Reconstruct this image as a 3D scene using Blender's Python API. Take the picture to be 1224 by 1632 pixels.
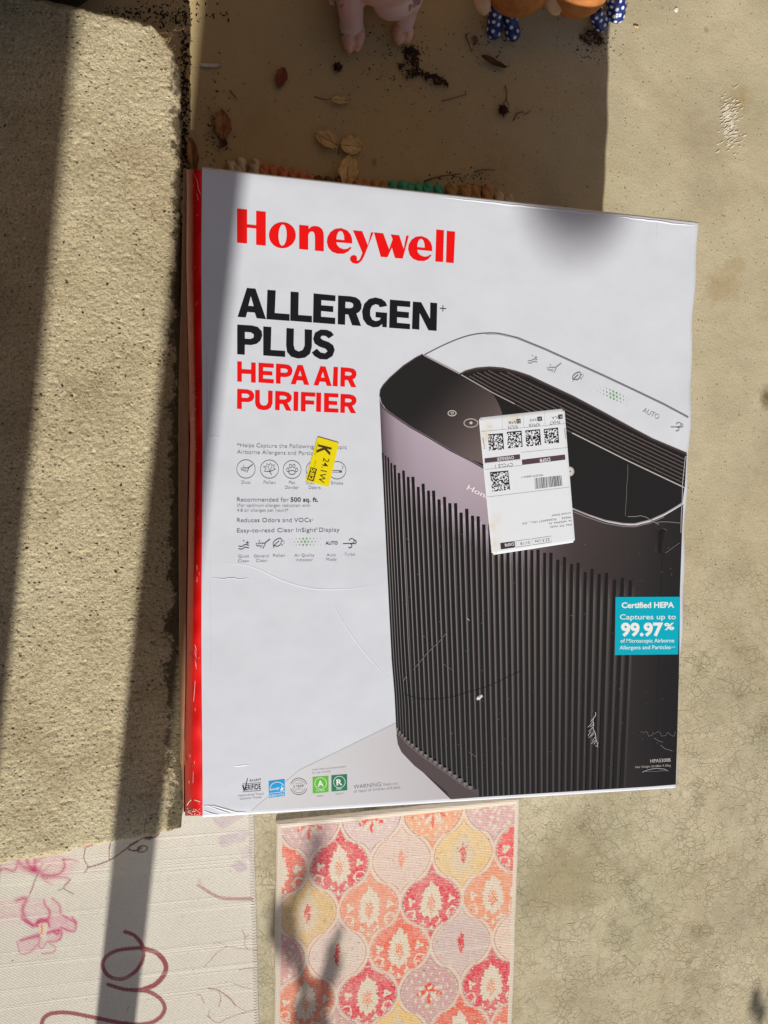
import bpy, bmesh, math, random
import numpy as np
from mathutils import Vector, Matrix
from mathutils.geometry import tessellate_polygon

random.seed(7)
rng = np.random.default_rng(11)
for _o in list(bpy.data.objects):
    bpy.data.objects.remove(_o)
scene = bpy.context.scene
COL = scene.collection

# ------------------------------------------------------------------ camera, sky, sun, exposure
R = np.array([[0.9712208711971421, 0.008279430844522422, 0.2380366996409482],
              [0.025162620147690908, -0.9973695858346513, -0.06797611197559876],
              [0.23684776101615831, 0.07200944574781068, -0.9688744902332426]])
FPX, CX, CY = 1400.0, 612.0, 816.0
CAMH = 1.2043726
BOXH = 0.3191588          # thickness of the carton lying on its back
STEPH = 0.095             # height of the rough concrete step

cam_d = bpy.data.cameras.new('camera')
cam = bpy.data.objects.new('camera', cam_d)
COL.objects.link(cam)
cam_d.sensor_fit = 'VERTICAL'
cam_d.sensor_height = 36.0
cam_d.lens = FPX / 1632.0 * 36.0
cam_d.clip_start, cam_d.clip_end = 0.02, 200.0
m = Matrix.Identity(4)
for i in range(3):
    m[i][0], m[i][1], m[i][2] = R[i][0], -R[i][1], -R[i][2]
m[2][3] = CAMH
cam.matrix_world = m
scene.camera = cam

SUN_AZ = math.radians(5.8)      # the light travels towards +Y, leaning a little to +X
SUN_EL = math.radians(35.5)
world = bpy.data.worlds.new("World")
scene.world = world
world.use_nodes = True
wn = world.node_tree
bg = wn.nodes['Background']
sky = wn.nodes.new('ShaderNodeTexSky')
sky.sky_type = 'NISHITA'
sky.sun_disc = False
sky.sun_elevation = SUN_EL
sky.sun_rotation = math.pi + SUN_AZ
sky.dust_density = 2.0
wn.links.new(sky.outputs[0], bg.inputs[0])
bg.inputs[1].default_value = 0.055
sun_d = bpy.data.lights.new('sun', 'SUN')
sun_d.energy = 4.5
sun_d.angle = math.radians(0.53)
sun_d.color = (1.0, 0.962, 0.885)
sun = bpy.data.objects.new('sun', sun_d)
COL.objects.link(sun)
ldir = Vector((math.sin(SUN_AZ) * math.cos(SUN_EL), math.cos(SUN_AZ) * math.cos(SUN_EL), -math.sin(SUN_EL)))
sun.rotation_euler = ldir.to_track_quat('-Z', 'Y').to_euler()
scene.view_settings.view_transform = 'Standard'
scene.view_settings.look = 'None'
scene.view_settings.gamma = 1.0
scene.view_settings.exposure = 0.0
scene.view_settings.use_curve_mapping = False

# ------------------------------------------------------------------ helpers
def P(px, py, z=0.0):
    """point of the place at height z that a spot measured on the photograph stands for"""
    d = R @ np.array([(px - CX) / FPX, (py - CY) / FPX, 1.0])
    s = (CAMH - z) / -d[2]
    return Vector((d[0] * s, d[1] * s, z))

def lin(c):
    c = np.asarray(c, float) / 255.0
    return np.where(c <= 0.04045, c / 12.92, ((c + 0.055) / 1.055) ** 2.4)

ALB = 1.12
def A(r, g, b, k=1.0):  # colour as measured in sunlight -> surface colour
    v = np.minimum(lin((r, g, b)) * ALB * k, 0.86)
    return (float(v[0]), float(v[1]), float(v[2]), 1.0)

def link(o, parent=None):
    COL.objects.link(o)
    if parent is not None:
        o.parent = parent
    return o

def mobj(name, verts, faces, mat=None, parent=None, smooth=False, cols=None):
    me = bpy.data.meshes.new(name)
    me.from_pydata([tuple(v) for v in verts], [], faces)
    me.validate()
    if cols is not None:
        at = me.color_attributes.new('Col', 'FLOAT_COLOR', 'POINT')
        at.data.foreach_set('color', np.asarray(cols, dtype=np.float32).ravel())
    if mat:
        me.materials.append(mat)
    if smooth:
        me.polygons.foreach_set('use_smooth', [True] * len(me.polygons))
    return link(bpy.data.objects.new(name, me), parent)

def grid_mesh(name, X, Y, Z, mat, parent=None, cols=None, smooth=True):
    """X,Y,Z arrays (n,m)"""
    n, mm = X.shape
    me = bpy.data.meshes.new(name)
    co = np.stack([X, Y, Z], -1).reshape(-1, 3).astype(np.float32)
    idx = np.arange(n * mm).reshape(n, mm)
    q = np.stack([idx[:-1, :-1], idx[:-1, 1:], idx[1:, 1:], idx[1:, :-1]], -1).reshape(-1, 4).astype(np.int32)
    me.vertices.add(len(co)); me.vertices.foreach_set('co', co.ravel())
    me.loops.add(q.size); me.loops.foreach_set('vertex_index', q.ravel())
    me.polygons.add(len(q))
    me.polygons.foreach_set('loop_start', np.arange(0, q.size, 4, dtype=np.int32))
    me.polygons.foreach_set('loop_total', np.full(len(q), 4, dtype=np.int32))
    me.update(calc_edges=True)
    if smooth:
        me.polygons.foreach_set('use_smooth', np.ones(len(q), dtype=bool))
    if cols is not None:
        at = me.color_attributes.new('Col', 'FLOAT_COLOR', 'POINT')
        at.data.foreach_set('color', np.asarray(cols, dtype=np.float32).reshape(-1))
    me.materials.append(mat)
    return link(bpy.data.objects.new(name, me), parent)

def tag(o, label, cat, group=None):
    o['label'] = label
    o['category'] = cat
    if group:
        o['group'] = group
    return o

def empty(name, loc=(0, 0, 0)):
    o = bpy.data.objects.new(name, None)
    o.empty_display_size = 0.05
    o.location = loc
    return link(o)

def stuff(o, label=None, cat=None):
    o['kind'] = 'stuff'
    if label:
        o['label'] = label
    if cat:
        o['category'] = cat
    return o

def vnoise(x, y, scale, seed=0, octaves=1, gain=0.5):
    """smooth value noise in [-1,1] on arrays"""
    out = np.zeros_like(x, dtype=float)
    amp, tot = 1.0, 0.0
    for o in range(octaves):
        r = np.random.default_rng(seed * 101 + o)
        T = r.random((256, 256)) * 2 - 1
        u = x / scale * (2 ** o) + 17.3 * o
        v = y / scale * (2 ** o) + 5.1 * o
        iu, iv = np.floor(u).astype(int), np.floor(v).astype(int)
        fu, fv = u - iu, v - iv
        fu = fu * fu * (3 - 2 * fu); fv = fv * fv * (3 - 2 * fv)
        a = T[iu % 256, iv % 256]; b = T[(iu + 1) % 256, iv % 256]
        c = T[iu % 256, (iv + 1) % 256]; d = T[(iu + 1) % 256, (iv + 1) % 256]
        out += amp * ((a * (1 - fu) + b * fu) * (1 - fv) + (c * (1 - fu) + d * fu) * fv)
        tot += amp
        amp *= gain
    return out / tot

# ---- materials
class NT:
    def __init__(self, name):
        self.m = bpy.data.materials.new(name)
        self.m.use_nodes = True
        self.t = self.m.node_tree
        self.b = self.t.nodes['Principled BSDF']
        self.co = None
    def n(self, typ, **kw):
        nd = self.t.nodes.new(typ)
        for k, v in kw.items():
            if hasattr(nd, k) and k not in nd.inputs:
                setattr(nd, k, v)
            else:
                nd.inputs[k].default_value = v
        return nd
    def l(self, a, b):
        self.t.links.new(a, b)
    def coords(self):
        if self.co is None:
            self.co = self.n('ShaderNodeNewGeometry').outputs['Position']
        return self.co
    def noise(self, scale, detail=4.0, rough=0.55, dist=0.0, vec=None):
        nd = self.n('ShaderNodeTexNoise')
        nd.inputs['Scale'].default_value = scale
        nd.inputs['Detail'].default_value = detail
        nd.inputs['Roughness'].default_value = rough
        nd.inputs['Distortion'].default_value = dist
        self.l(vec or self.coords(), nd.inputs['Vector'])
        return nd.outputs['Fac']
    def voro(self, scale, feature='F1', vec=None, rnd=1.0):
        nd = self.n('ShaderNodeTexVoronoi')
        nd.feature = feature
        nd.inputs['Scale'].default_value = scale
        nd.inputs['Randomness'].default_value = rnd
        self.l(vec or self.coords(), nd.inputs['Vector'])
        return nd
    def ramp(self, src, stops):
        nd = self.n('ShaderNodeValToRGB')
        e = nd.color_ramp.elements
        while len(e) < len(stops):
            e.new(0.5)
        for i, (p, c) in enumerate(stops):
            e[i].position = p
            if not hasattr(c, '__len__'):
                c = (c, c, c, 1)
            e[i].color = (c[0], c[1], c[2], 1)
        self.l(src, nd.inputs['Fac'])
        return nd.outputs['Color']
    def mix(self, fac, a, b, mode='MIX'):
        nd = self.n('ShaderNodeMix')
        nd.data_type = 'RGBA'
        nd.blend_type = mode
        for sock, v in ((nd.inputs[0], fac), (nd.inputs[6], a), (nd.inputs[7], b)):
            if hasattr(v, 'is_output') or hasattr(v, 'links'):
                self.l(v, sock)
            elif hasattr(v, '__len__'):
                sock.default_value = (v[0], v[1], v[2], 1)
            else:
                sock.default_value = v
        return nd.outputs[2]
    def math(self, op, a, b=0.0, clamp=False):
        nd = self.n('ShaderNodeMath')
        nd.operation = op
        nd.use_clamp = clamp
        for s, v in ((nd.inputs[0], a), (nd.inputs[1], b)):
            if hasattr(v, 'links'):
                self.l(v, s)
            else:
                s.default_value = v
        return nd.outputs[0]
    def bump(self, h, strength, dist, prev=None):
        nd = self.n('ShaderNodeBump')
        nd.inputs['Strength'].default_value = strength
        nd.inputs['Distance'].default_value = dist
        self.l(h, nd.inputs['Height'])
        if prev is not None:
            self.l(prev, nd.inputs['Normal'])
        return nd.outputs['Normal']
    def done(self, color=None, rough=0.6, normal=None, spec=0.5):
        if color is not None:
            if hasattr(color, 'links'):
                self.l(color, self.b.inputs['Base Color'])
            else:
                self.b.inputs['Base Color'].default_value = (color[0], color[1], color[2], 1)
        if hasattr(rough, 'links'):
            self.l(rough, self.b.inputs['Roughness'])
        else:
            self.b.inputs['Roughness'].default_value = rough
        if normal is not None:
            self.l(normal, self.b.inputs['Normal'])
        self.b.inputs['Specular IOR Level'].default_value = spec
        return self.m

def flat_mat(name, col, rough=0.6, nscale=40.0, var=0.25, bump=0.0, bscale=200.0, spec=0.5):
    t = NT(name)
    nz = t.noise(nscale, 5)
    lo = [c * (1 - var) for c in col[:3]]
    hi = [min(c * (1 + var), 0.9) for c in col[:3]]
    c = t.ramp(nz, [(0.3, lo), (0.7, hi)])
    nrm = t.bump(t.noise(bscale, 3), bump, 0.001) if bump else None
    return t.done(c, rough, nrm, spec)

def vcol_mat(name, rough=0.4, spec=0.5, bump=0.0, bscale=300.0, bdist=0.0004, dirt=0.0):
    t = NT(name)
    at = t.n('ShaderNodeAttribute')
    at.attribute_name = 'Col'
    c = at.outputs['Color']
    if dirt:
        c = t.mix(t.math('MULTIPLY', t.ramp(t.noise(35, 6, 0.7), [(0.5, 0.0), (0.75, 1.0)]), dirt), c, (0.16, 0.12, 0.08))
    nrm = t.bump(t.noise(bscale, 3), bump, bdist) if bump else None
    return t.done(c, rough, nrm, spec)

# concrete of the patio: trowelled, speckled, crazed towards the lower right
def concrete_mat():
    t = NT('patio_concrete')
    pos = t.coords()
    sep = t.n('ShaderNodeSeparateXYZ'); t.l(pos, sep.inputs[0])
    base = t.ramp(t.noise(7, 6, 0.6), [(0.3, A(160, 151, 126)), (0.5, A(177, 167, 140)), (0.72, A(190, 180, 153))])
    greenish = t.ramp(t.noise(5.3, 4, 0.6, 0.4), [(0.5, 0.0), (0.66, 1.0)])
    base = t.mix(t.math('MULTIPLY', greenish, 0.35), base, A(163, 160, 128))
    grain = t.ramp(t.noise(420, 5, 0.8), [(0.3, 0.68), (0.5, 0.98), (0.72, 1.2)])
    base = t.mix(1.0, base, grain, 'MULTIPLY')
    # worn, rough area mask (towards the camera, lower half)
    low = t.math('MULTIPLY_ADD', sep.outputs['Y'], -2.4); low.node.inputs[2].default_value = 0.05
    low = t.math('ADD', low, t.math('MULTIPLY', t.math('SUBTRACT', t.noise(6, 4), 0.5), 1.6), True)
    # crazing cracks
    wob = t.n('ShaderNodeTexNoise'); wob.inputs['Scale'].default_value = 110; wob.inputs['Detail'].default_value = 6
    t.l(pos, wob.inputs['Vector'])
    vm = t.n('ShaderNodeVectorMath'); vm.operation = 'MULTIPLY_ADD'
    t.l(wob.outputs['Color'], vm.inputs[0]); vm.inputs[1].default_value = (0.009, 0.009, 0.0); t.l(pos, vm.inputs[2])
    flatv = t.n('ShaderNodeVectorMath'); flatv.operation = 'MULTIPLY'
    t.l(vm.outputs[0], flatv.inputs[0]); flatv.inputs[1].default_value = (1, 1, 0)
    v1 = t.voro(88, 'DISTANCE_TO_EDGE', flatv.outputs[0])
    c1 = t.ramp(v1.outputs['Distance'], [(0.0, 1.0), (0.03, 0.7), (0.08, 0.0)])
    v2 = t.voro(46, 'DISTANCE_TO_EDGE', flatv.outputs[0])
    c2 = t.ramp(v2.outputs['Distance'], [(0.0, 1.0), (0.012, 0.7), (0.03, 0.0)])
    crm = t.ramp(t.noise(24, 4, 0.6), [(0.40, 0.0), (0.62, 1.0)])
    crm2 = t.ramp(t.noise(17, 4, 0.6, 0.5), [(0.42, 0.05), (0.6, 1.0)])
    cr = t.math('MULTIPLY', t.math('MAXIMUM', t.math('MULTIPLY', c1, crm), t.math('MULTIPLY', c2, crm2)), low)
    base = t.mix(t.math('MULTIPLY', cr, 0.47), base, A(96, 84, 60))
    cellc = t.voro(88, 'F1', flatv.outputs[0])
    cc = t.ramp(cellc.outputs['Color'], [(0.0, 0.93), (1.0, 1.09)])
    base = t.mix(t.math('MULTIPLY', low, 0.9), base, t.mix(1.0, base, cc, 'MULTIPLY'))
    # dark rough patches beside the rug
    rp = t.ramp(t.noise(9, 5, 0.65), [(0.55, 0.0), (0.68, 1.0)])
    rp = t.math('MULTIPLY', rp, low)
    rt = t.ramp(t.noise(230, 5, 0.75, 0.6), [(0.4, 0.0), (0.62, 1.0)])
    base = t.mix(t.math('MULTIPLY', t.math('MULTIPLY', rp, rt), 0.6), base, A(118, 104, 76))
    # pinholes and specks
    pit = t.voro(150, 'F1')
    pitm = t.ramp(pit.outputs['Distance'], [(0.0, 1.0), (0.10, 1.0), (0.17, 0.0)])
    pr = t.ramp(pit.outputs['Color'], [(0.56, 0.0), (0.68, 1.0)])
    pm = t.math('MULTIPLY', pitm, pr)
    base = t.mix(t.math('MULTIPLY', pm, 0.75), base, A(78, 64, 42))
    pit2 = t.voro(55, 'F1')
    p2 = t.math('MULTIPLY', t.ramp(pit2.outputs['Distance'], [(0.0, 1.0), (0.05, 1.0), (0.1, 0.0)]),
                t.ramp(pit2.outputs['Color'], [(0.72, 0.0), (0.74, 1.0)]))
    base = t.mix(t.math('MULTIPLY', p2, 0.8), base, A(60, 46, 28))
    # brown soil film lying where leaves collect (by the figurines, against the step)
    film = t.n('ShaderNodeVectorMath'); film.operation = 'DISTANCE'
    t.l(pos, film.inputs[0]); film.inputs[1].default_value = (0.20, 0.50, 0.0)
    fm = t.ramp(t.math('ADD', film.outputs['Value'], t.math('MULTIPLY', t.math('SUBTRACT', t.noise(9, 5), 0.5), 0.5)), [(0.16, 1.0), (0.42, 0.0)])
    base = t.mix(t.math('MULTIPLY', fm, 0.75), base, A(186, 162, 112))
    st = t.ramp(t.noise(3.1, 5, 0.7, 0.8), [(0.52, 0.0), (0.66, 1.0)])
    base = t.mix(t.math('MULTIPLY', st, 0.2), base, A(140, 116, 78))
    for (sx, sy, r0, r1, colr, amt) in ((1224, 634, 0.004, 0.022, (88, 74, 44), 0.85), (1150, 455, 0.012, 0.038, (150, 130, 92), 0.55), (1172, 425, 0.006, 0.022, (150, 130, 92), 0.5),
                                        (1178, 160, 0.006, 0.028, (150, 126, 88), 0.55), (1126, 48, 0.002, 0.0055, (128, 112, 80), 0.6), (900, 1400, 0.03, 0.09, (140, 128, 96), 0.6), (590, 1283, 0.006, 0.02, (96, 82, 60), 0.6), (760, 1275, 0.01, 0.03, (120, 104, 76), 0.4)):
        q = P(sx, sy, 0)
        dn = t.n('ShaderNodeVectorMath'); dn.operation = 'DISTANCE'; t.l(pos, dn.inputs[0]); dn.inputs[1].default_value = (q.x, q.y, 0)
        dd = t.math('ADD', dn.outputs['Value'], t.math('MULTIPLY', t.math('SUBTRACT', t.noise(60 if r1 < .03 else 30, 5, 0.7), 0.5), r1 * 1.8))
        mr = t.n('ShaderNodeMapRange'); mr.inputs['From Min'].default_value = r0; mr.inputs['From Max'].default_value = r1
        mr.inputs['To Min'].default_value = amt; mr.inputs['To Max'].default_value = 0.0
        t.l(dd, mr.inputs['Value'])
        base = t.mix(mr.outputs[0], base, A(*colr))
    hgt = t.math('SUBTRACT', t.math('ADD', t.noise(260, 5, 0.7), t.math('MULTIPLY', t.math('MULTIPLY', rt, rp), 1.5)),
                 t.math('ADD', t.math('MULTIPLY', pm, 1.4), t.math('MULTIPLY', cr, 0.8)))
    nrm = t.bump(hgt, 0.5, 0.0011)
    nrm = t.bump(t.noise(28, 4), 0.28, 0.006, nrm)
    return t.done(base, 0.86, nrm, 0.25)

def rough_concrete_mat():
    t = NT('rough_concrete')
    base = t.ramp(t.noise(9, 6, 0.65), [(0.3, A(184, 168, 134)), (0.5, A(212, 198, 162)), (0.75, A(228, 215, 180))])
    g = t.ramp(t.noise(360, 5, 0.8), [(0.32, 0.5), (0.5, 0.98), (0.7, 1.25)])
    base = t.mix(1.0, base, g, 'MULTIPLY')
    sand = t.voro(420, 'F1')
    base = t.mix(t.math('MULTIPLY', t.ramp(sand.outputs['Color'], [(0.5, 0.0), (0.9, 1.0)]), 0.22), base, A(226, 212, 184))
    pit = t.voro(170, 'F1')
    pm = t.math('MULTIPLY', t.ramp(pit.outputs['Distance'], [(0.0, 1.0), (0.16, 1.0), (0.32, 0.0)]),
                t.math('MULTIPLY', t.ramp(pit.outputs['Color'], [(0.50, 0.0), (0.85, 1.0)]), t.ramp(t.noise(14, 4, .6), [(0.35, 0.25), (0.6, 1.0)])))
    base = t.mix(t.math('MULTIPLY', pm, 0.75), base, A(58, 46, 30))
    por = t.voro(300, 'F1')
    pq = t.math('MULTIPLY', t.ramp(por.outputs['Distance'], [(0.0, 1.0), (0.2, 1.0), (0.42, 0.0)]), t.math('MULTIPLY', t.ramp(por.outputs['Color'], [(0.45, 0.0), (0.8, 1.0)]), t.ramp(t.noise(22, 4, .6), [(0.3, 0.4), (0.6, 1.0)])))
    base = t.mix(t.math('MULTIPLY', pq, 0.7), base, A(74, 60, 40))
    stn = t.ramp(t.noise(4.2, 5, 0.7), [(0.52, 0.0), (0.7, 1.0)])
    base = t.mix(t.math('MULTIPLY', stn, 0.28), base, A(120, 102, 76))
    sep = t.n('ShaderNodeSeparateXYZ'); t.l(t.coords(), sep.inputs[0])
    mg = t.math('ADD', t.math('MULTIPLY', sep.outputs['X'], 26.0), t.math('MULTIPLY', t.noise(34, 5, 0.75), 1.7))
    mg = t.ramp(mg, [(0.84, 0.0), (1.25, 1.0)])  # dark margin towards the right edge: dirt plus occlusion shade in the colour
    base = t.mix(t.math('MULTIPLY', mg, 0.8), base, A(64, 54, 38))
    h = t.math('SUBTRACT', t.math('ADD', t.noise(390, 5, 0.8), t.math('MULTIPLY', t.noise(190, 3, 0.6), 0.45)), t.math('MULTIPLY', pm, 1.3))
    nrm = t.bump(h, 0.95, 0.0030)
    return t.done(base, 0.92, nrm, 0.15)

M_CONC = concrete_mat()
M_ROUGH = rough_concrete_mat()
M_PRINT = vcol_mat('printed_ink', 0.36, 0.5, 0.12, 160, 0.0005)
M_VEL = vcol_mat('cloth_print', 0.95, 0.05)

def laminate(name, col, rough=0.34):
    t = NT(name)
    sc = t.ramp(t.noise(22, 5, 0.6), [(0.3, [c * 0.96 for c in col]), (0.7, [min(0.88, c * 1.03) for c in col])])
    mask = t.ramp(t.noise(60, 6, 0.75), [(0.66, 0.0), (0.8, 1.0)])
    sc = t.mix(t.math('MULTIPLY', mask, 0.12), sc, (0.5, 0.45, 0.38))
    nrm = t.bump(t.noise(9, 3, 0.5), 0.22, 0.009)
    nrm = t.bump(t.noise(160, 3), 0.06, 0.0005, nrm)
    return t.done(sc, rough, nrm, 0.5)

M_WHITE = laminate('white_laminated_board', A(205, 209, 218)[:3])
M_RED = laminate('red_laminated_board', A(235, 12, 10)[:3], 0.42)
M_CARD = flat_mat('brown_cardboard', A(176, 132, 100)[:3], 0.8, 60, 0.12, 0.3, 400, 0.2)
M_EDGEW = flat_mat('worn_white_board', A(222, 214, 204)[:3], 0.7, 80, 0.08)
M_DIRT = flat_mat('dirt', (0.035, 0.025, 0.017), 0.95, 120, 0.5, 0.8, 500, 0.1)

# ------------------------------------------------------------------ setting: patio and step
def build_ground():
    xs = np.concatenate([np.linspace(-30, -0.6, 12), np.linspace(-0.5, 1.3, 10), np.linspace(1.5, 30, 12)])
    ys = np.concatenate([np.linspace(-30, -1.1, 12), np.linspace(-1.0, 1.0, 10), np.linspace(1.2, 30, 12)])
    X, Y = np.meshgrid(xs, ys)
    o = grid_mesh('patio', X, Y, np.zeros_like(X), M_CONC, smooth=False)
    o['kind'] = 'structure'
build_ground()

def build_step():
    """raised rough slab on the left, rounded far corner, broken near edge"""
    z = STEPH
    xr_top, xr_bot = P(288, 120, z).x, P(291, 1300, z).x
    y_far = P(150, 14, z).y
    y_near = P(150, 1338, z).y
    xl = -1.6
    dx = 0.00135
    x_in = -0.34
    nx = int((xr_bot + 0.004 - x_in) / dx)
    ny = int((y_far - y_near + 0.02) / dx)
    # parametric grid: u 0..1 from x_in to the right edge
    v = np.linspace(0, 1, ny)
    u = np.linspace(0, 1, nx)
    U, V = np.meshgrid(u, v)
    yn = y_near + (y_far - y_near) * V
    # right edge line, with a rounded far corner
    xr = xr_bot + (xr_top - xr_bot) * V
    rc = 0.055
    top_line = y_far
    dy = np.clip(yn - (top_line - rc), 0, rc)
    corner = rc - np.sqrt(np.maximum(rc * rc - dy * dy, 0))
    xr = xr - corner * 0.95 + vnoise(yn, yn * 0 + 3.3, 0.02, 5, 3) * 0.0022
    X = x_in + (xr - x_in) * U
    # far edge slopes a little to the right, near edge is ragged and slants
    slope = np.where(V > 0.5, (V - 0.5) * 2, 0) * (-(X + 0.08) * 0.09)
    near = (1 - V) ** 8 * ((X - 0.0) * 0.13 + 0.0 + vnoise(X, X * 0 + 9.0, 0.035, 8, 4, 0.6) * 0.007)
    Y = yn + slope + near
    d_edge = np.minimum(np.minimum((1 - U) * (xr - x_in), (1 - V) * (y_far - y_near)), V * (y_far - y_near))
    rnd = 0.010
    de = np.clip(d_edge / rnd, 0, 1)
    drop = (1 - np.sqrt(1 - (1 - de) ** 2)) * 0.010
    h = vnoise(X, Y, 0.0031, 1, 2, 0.6) * 0.0008 + vnoise(X, Y, 0.09, 2, 2) * 0.0012
    pits = vnoise(X, Y, 0.0048, 3, 1)
    h -= np.clip(pits - 0.55, 0, 1) * 0.0035
    h += vnoise(X, Y, 0.008, 4, 2) * 0.002 * (1 - de)
    Z = z + h - drop
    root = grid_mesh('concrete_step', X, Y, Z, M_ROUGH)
    root['kind'] = 'structure'
    # rim down to the patio and the plain rest of the slab beyond the frame
    bm = bmesh.new()
    ring = [(X[j, -1], Y[j, -1], Z[j, -1]) for j in range(0, ny, 3)]
    ring = [(x_in, Y[0, 0], Z[0, 0])] + [(X[0, i], Y[0, i], Z[0, i]) for i in range(0, nx, 4)] + ring
    ring += [(X[-1, i], Y[-1, i], Z[-1, i]) for i in range(nx - 1, -1, -4)] + [(X[-1, 0], Y[-1, 0], Z[-1, 0])]
    tv = [bm.verts.new(p) for p in ring]
    bv = [bm.verts.new((p[0], p[1], -0.01)) for p in ring]
    for a in range(len(ring) - 1):
        bm.faces.new((tv[a], tv[a + 1], bv[a + 1], bv[a]))
    q = [bm.verts.new(p) for p in ((xl, y_near - 0.02, z - 0.001), (x_in, Y[0, 0], Z[0, 0]), (x_in, Y[-1, 0], Z[-1, 0]), (xl, y_far + 0.02, z - 0.001))]
    bm.faces.new(q)
    q2 = [bm.verts.new((c.co.x, c.co.y, -0.01)) for c in q]
    bm.faces.new((q[0], q2[0], q2[1], q[1])); bm.faces.new((q[2], q2[2], q2[3], q[3])); bm.faces.new((q[3], q2[3], q2[0], q[0]))
    me = bpy.data.meshes.new('step_side'); bm.to_mesh(me); bm.free()
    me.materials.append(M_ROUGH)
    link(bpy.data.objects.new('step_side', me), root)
build_step()

# ------------------------------------------------------------------ the carton
box = empty('air_purifier_box', (0.30, -0.06, 0))
tag(box, 'large white retail carton with a red left edge lying flat beside the rough concrete step', 'box')
boxinv = Matrix.Translation((-0.30, 0.06, 0))
def tobox(o):
    o.parent = box
    o.matrix_parent_inverse = boxinv
    return o

ZF = BOXH
TLc, TRc, BRc, BLc = P(322, 270, ZF), P(1113, 357, ZF), P(1078, 1253, ZF), P(322, 1300, ZF)

def interp(tab, y):
    ys = [a for a, b in tab]; xs = [b for a, b in tab]
    return float(np.interp(y, ys, xs))

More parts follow.
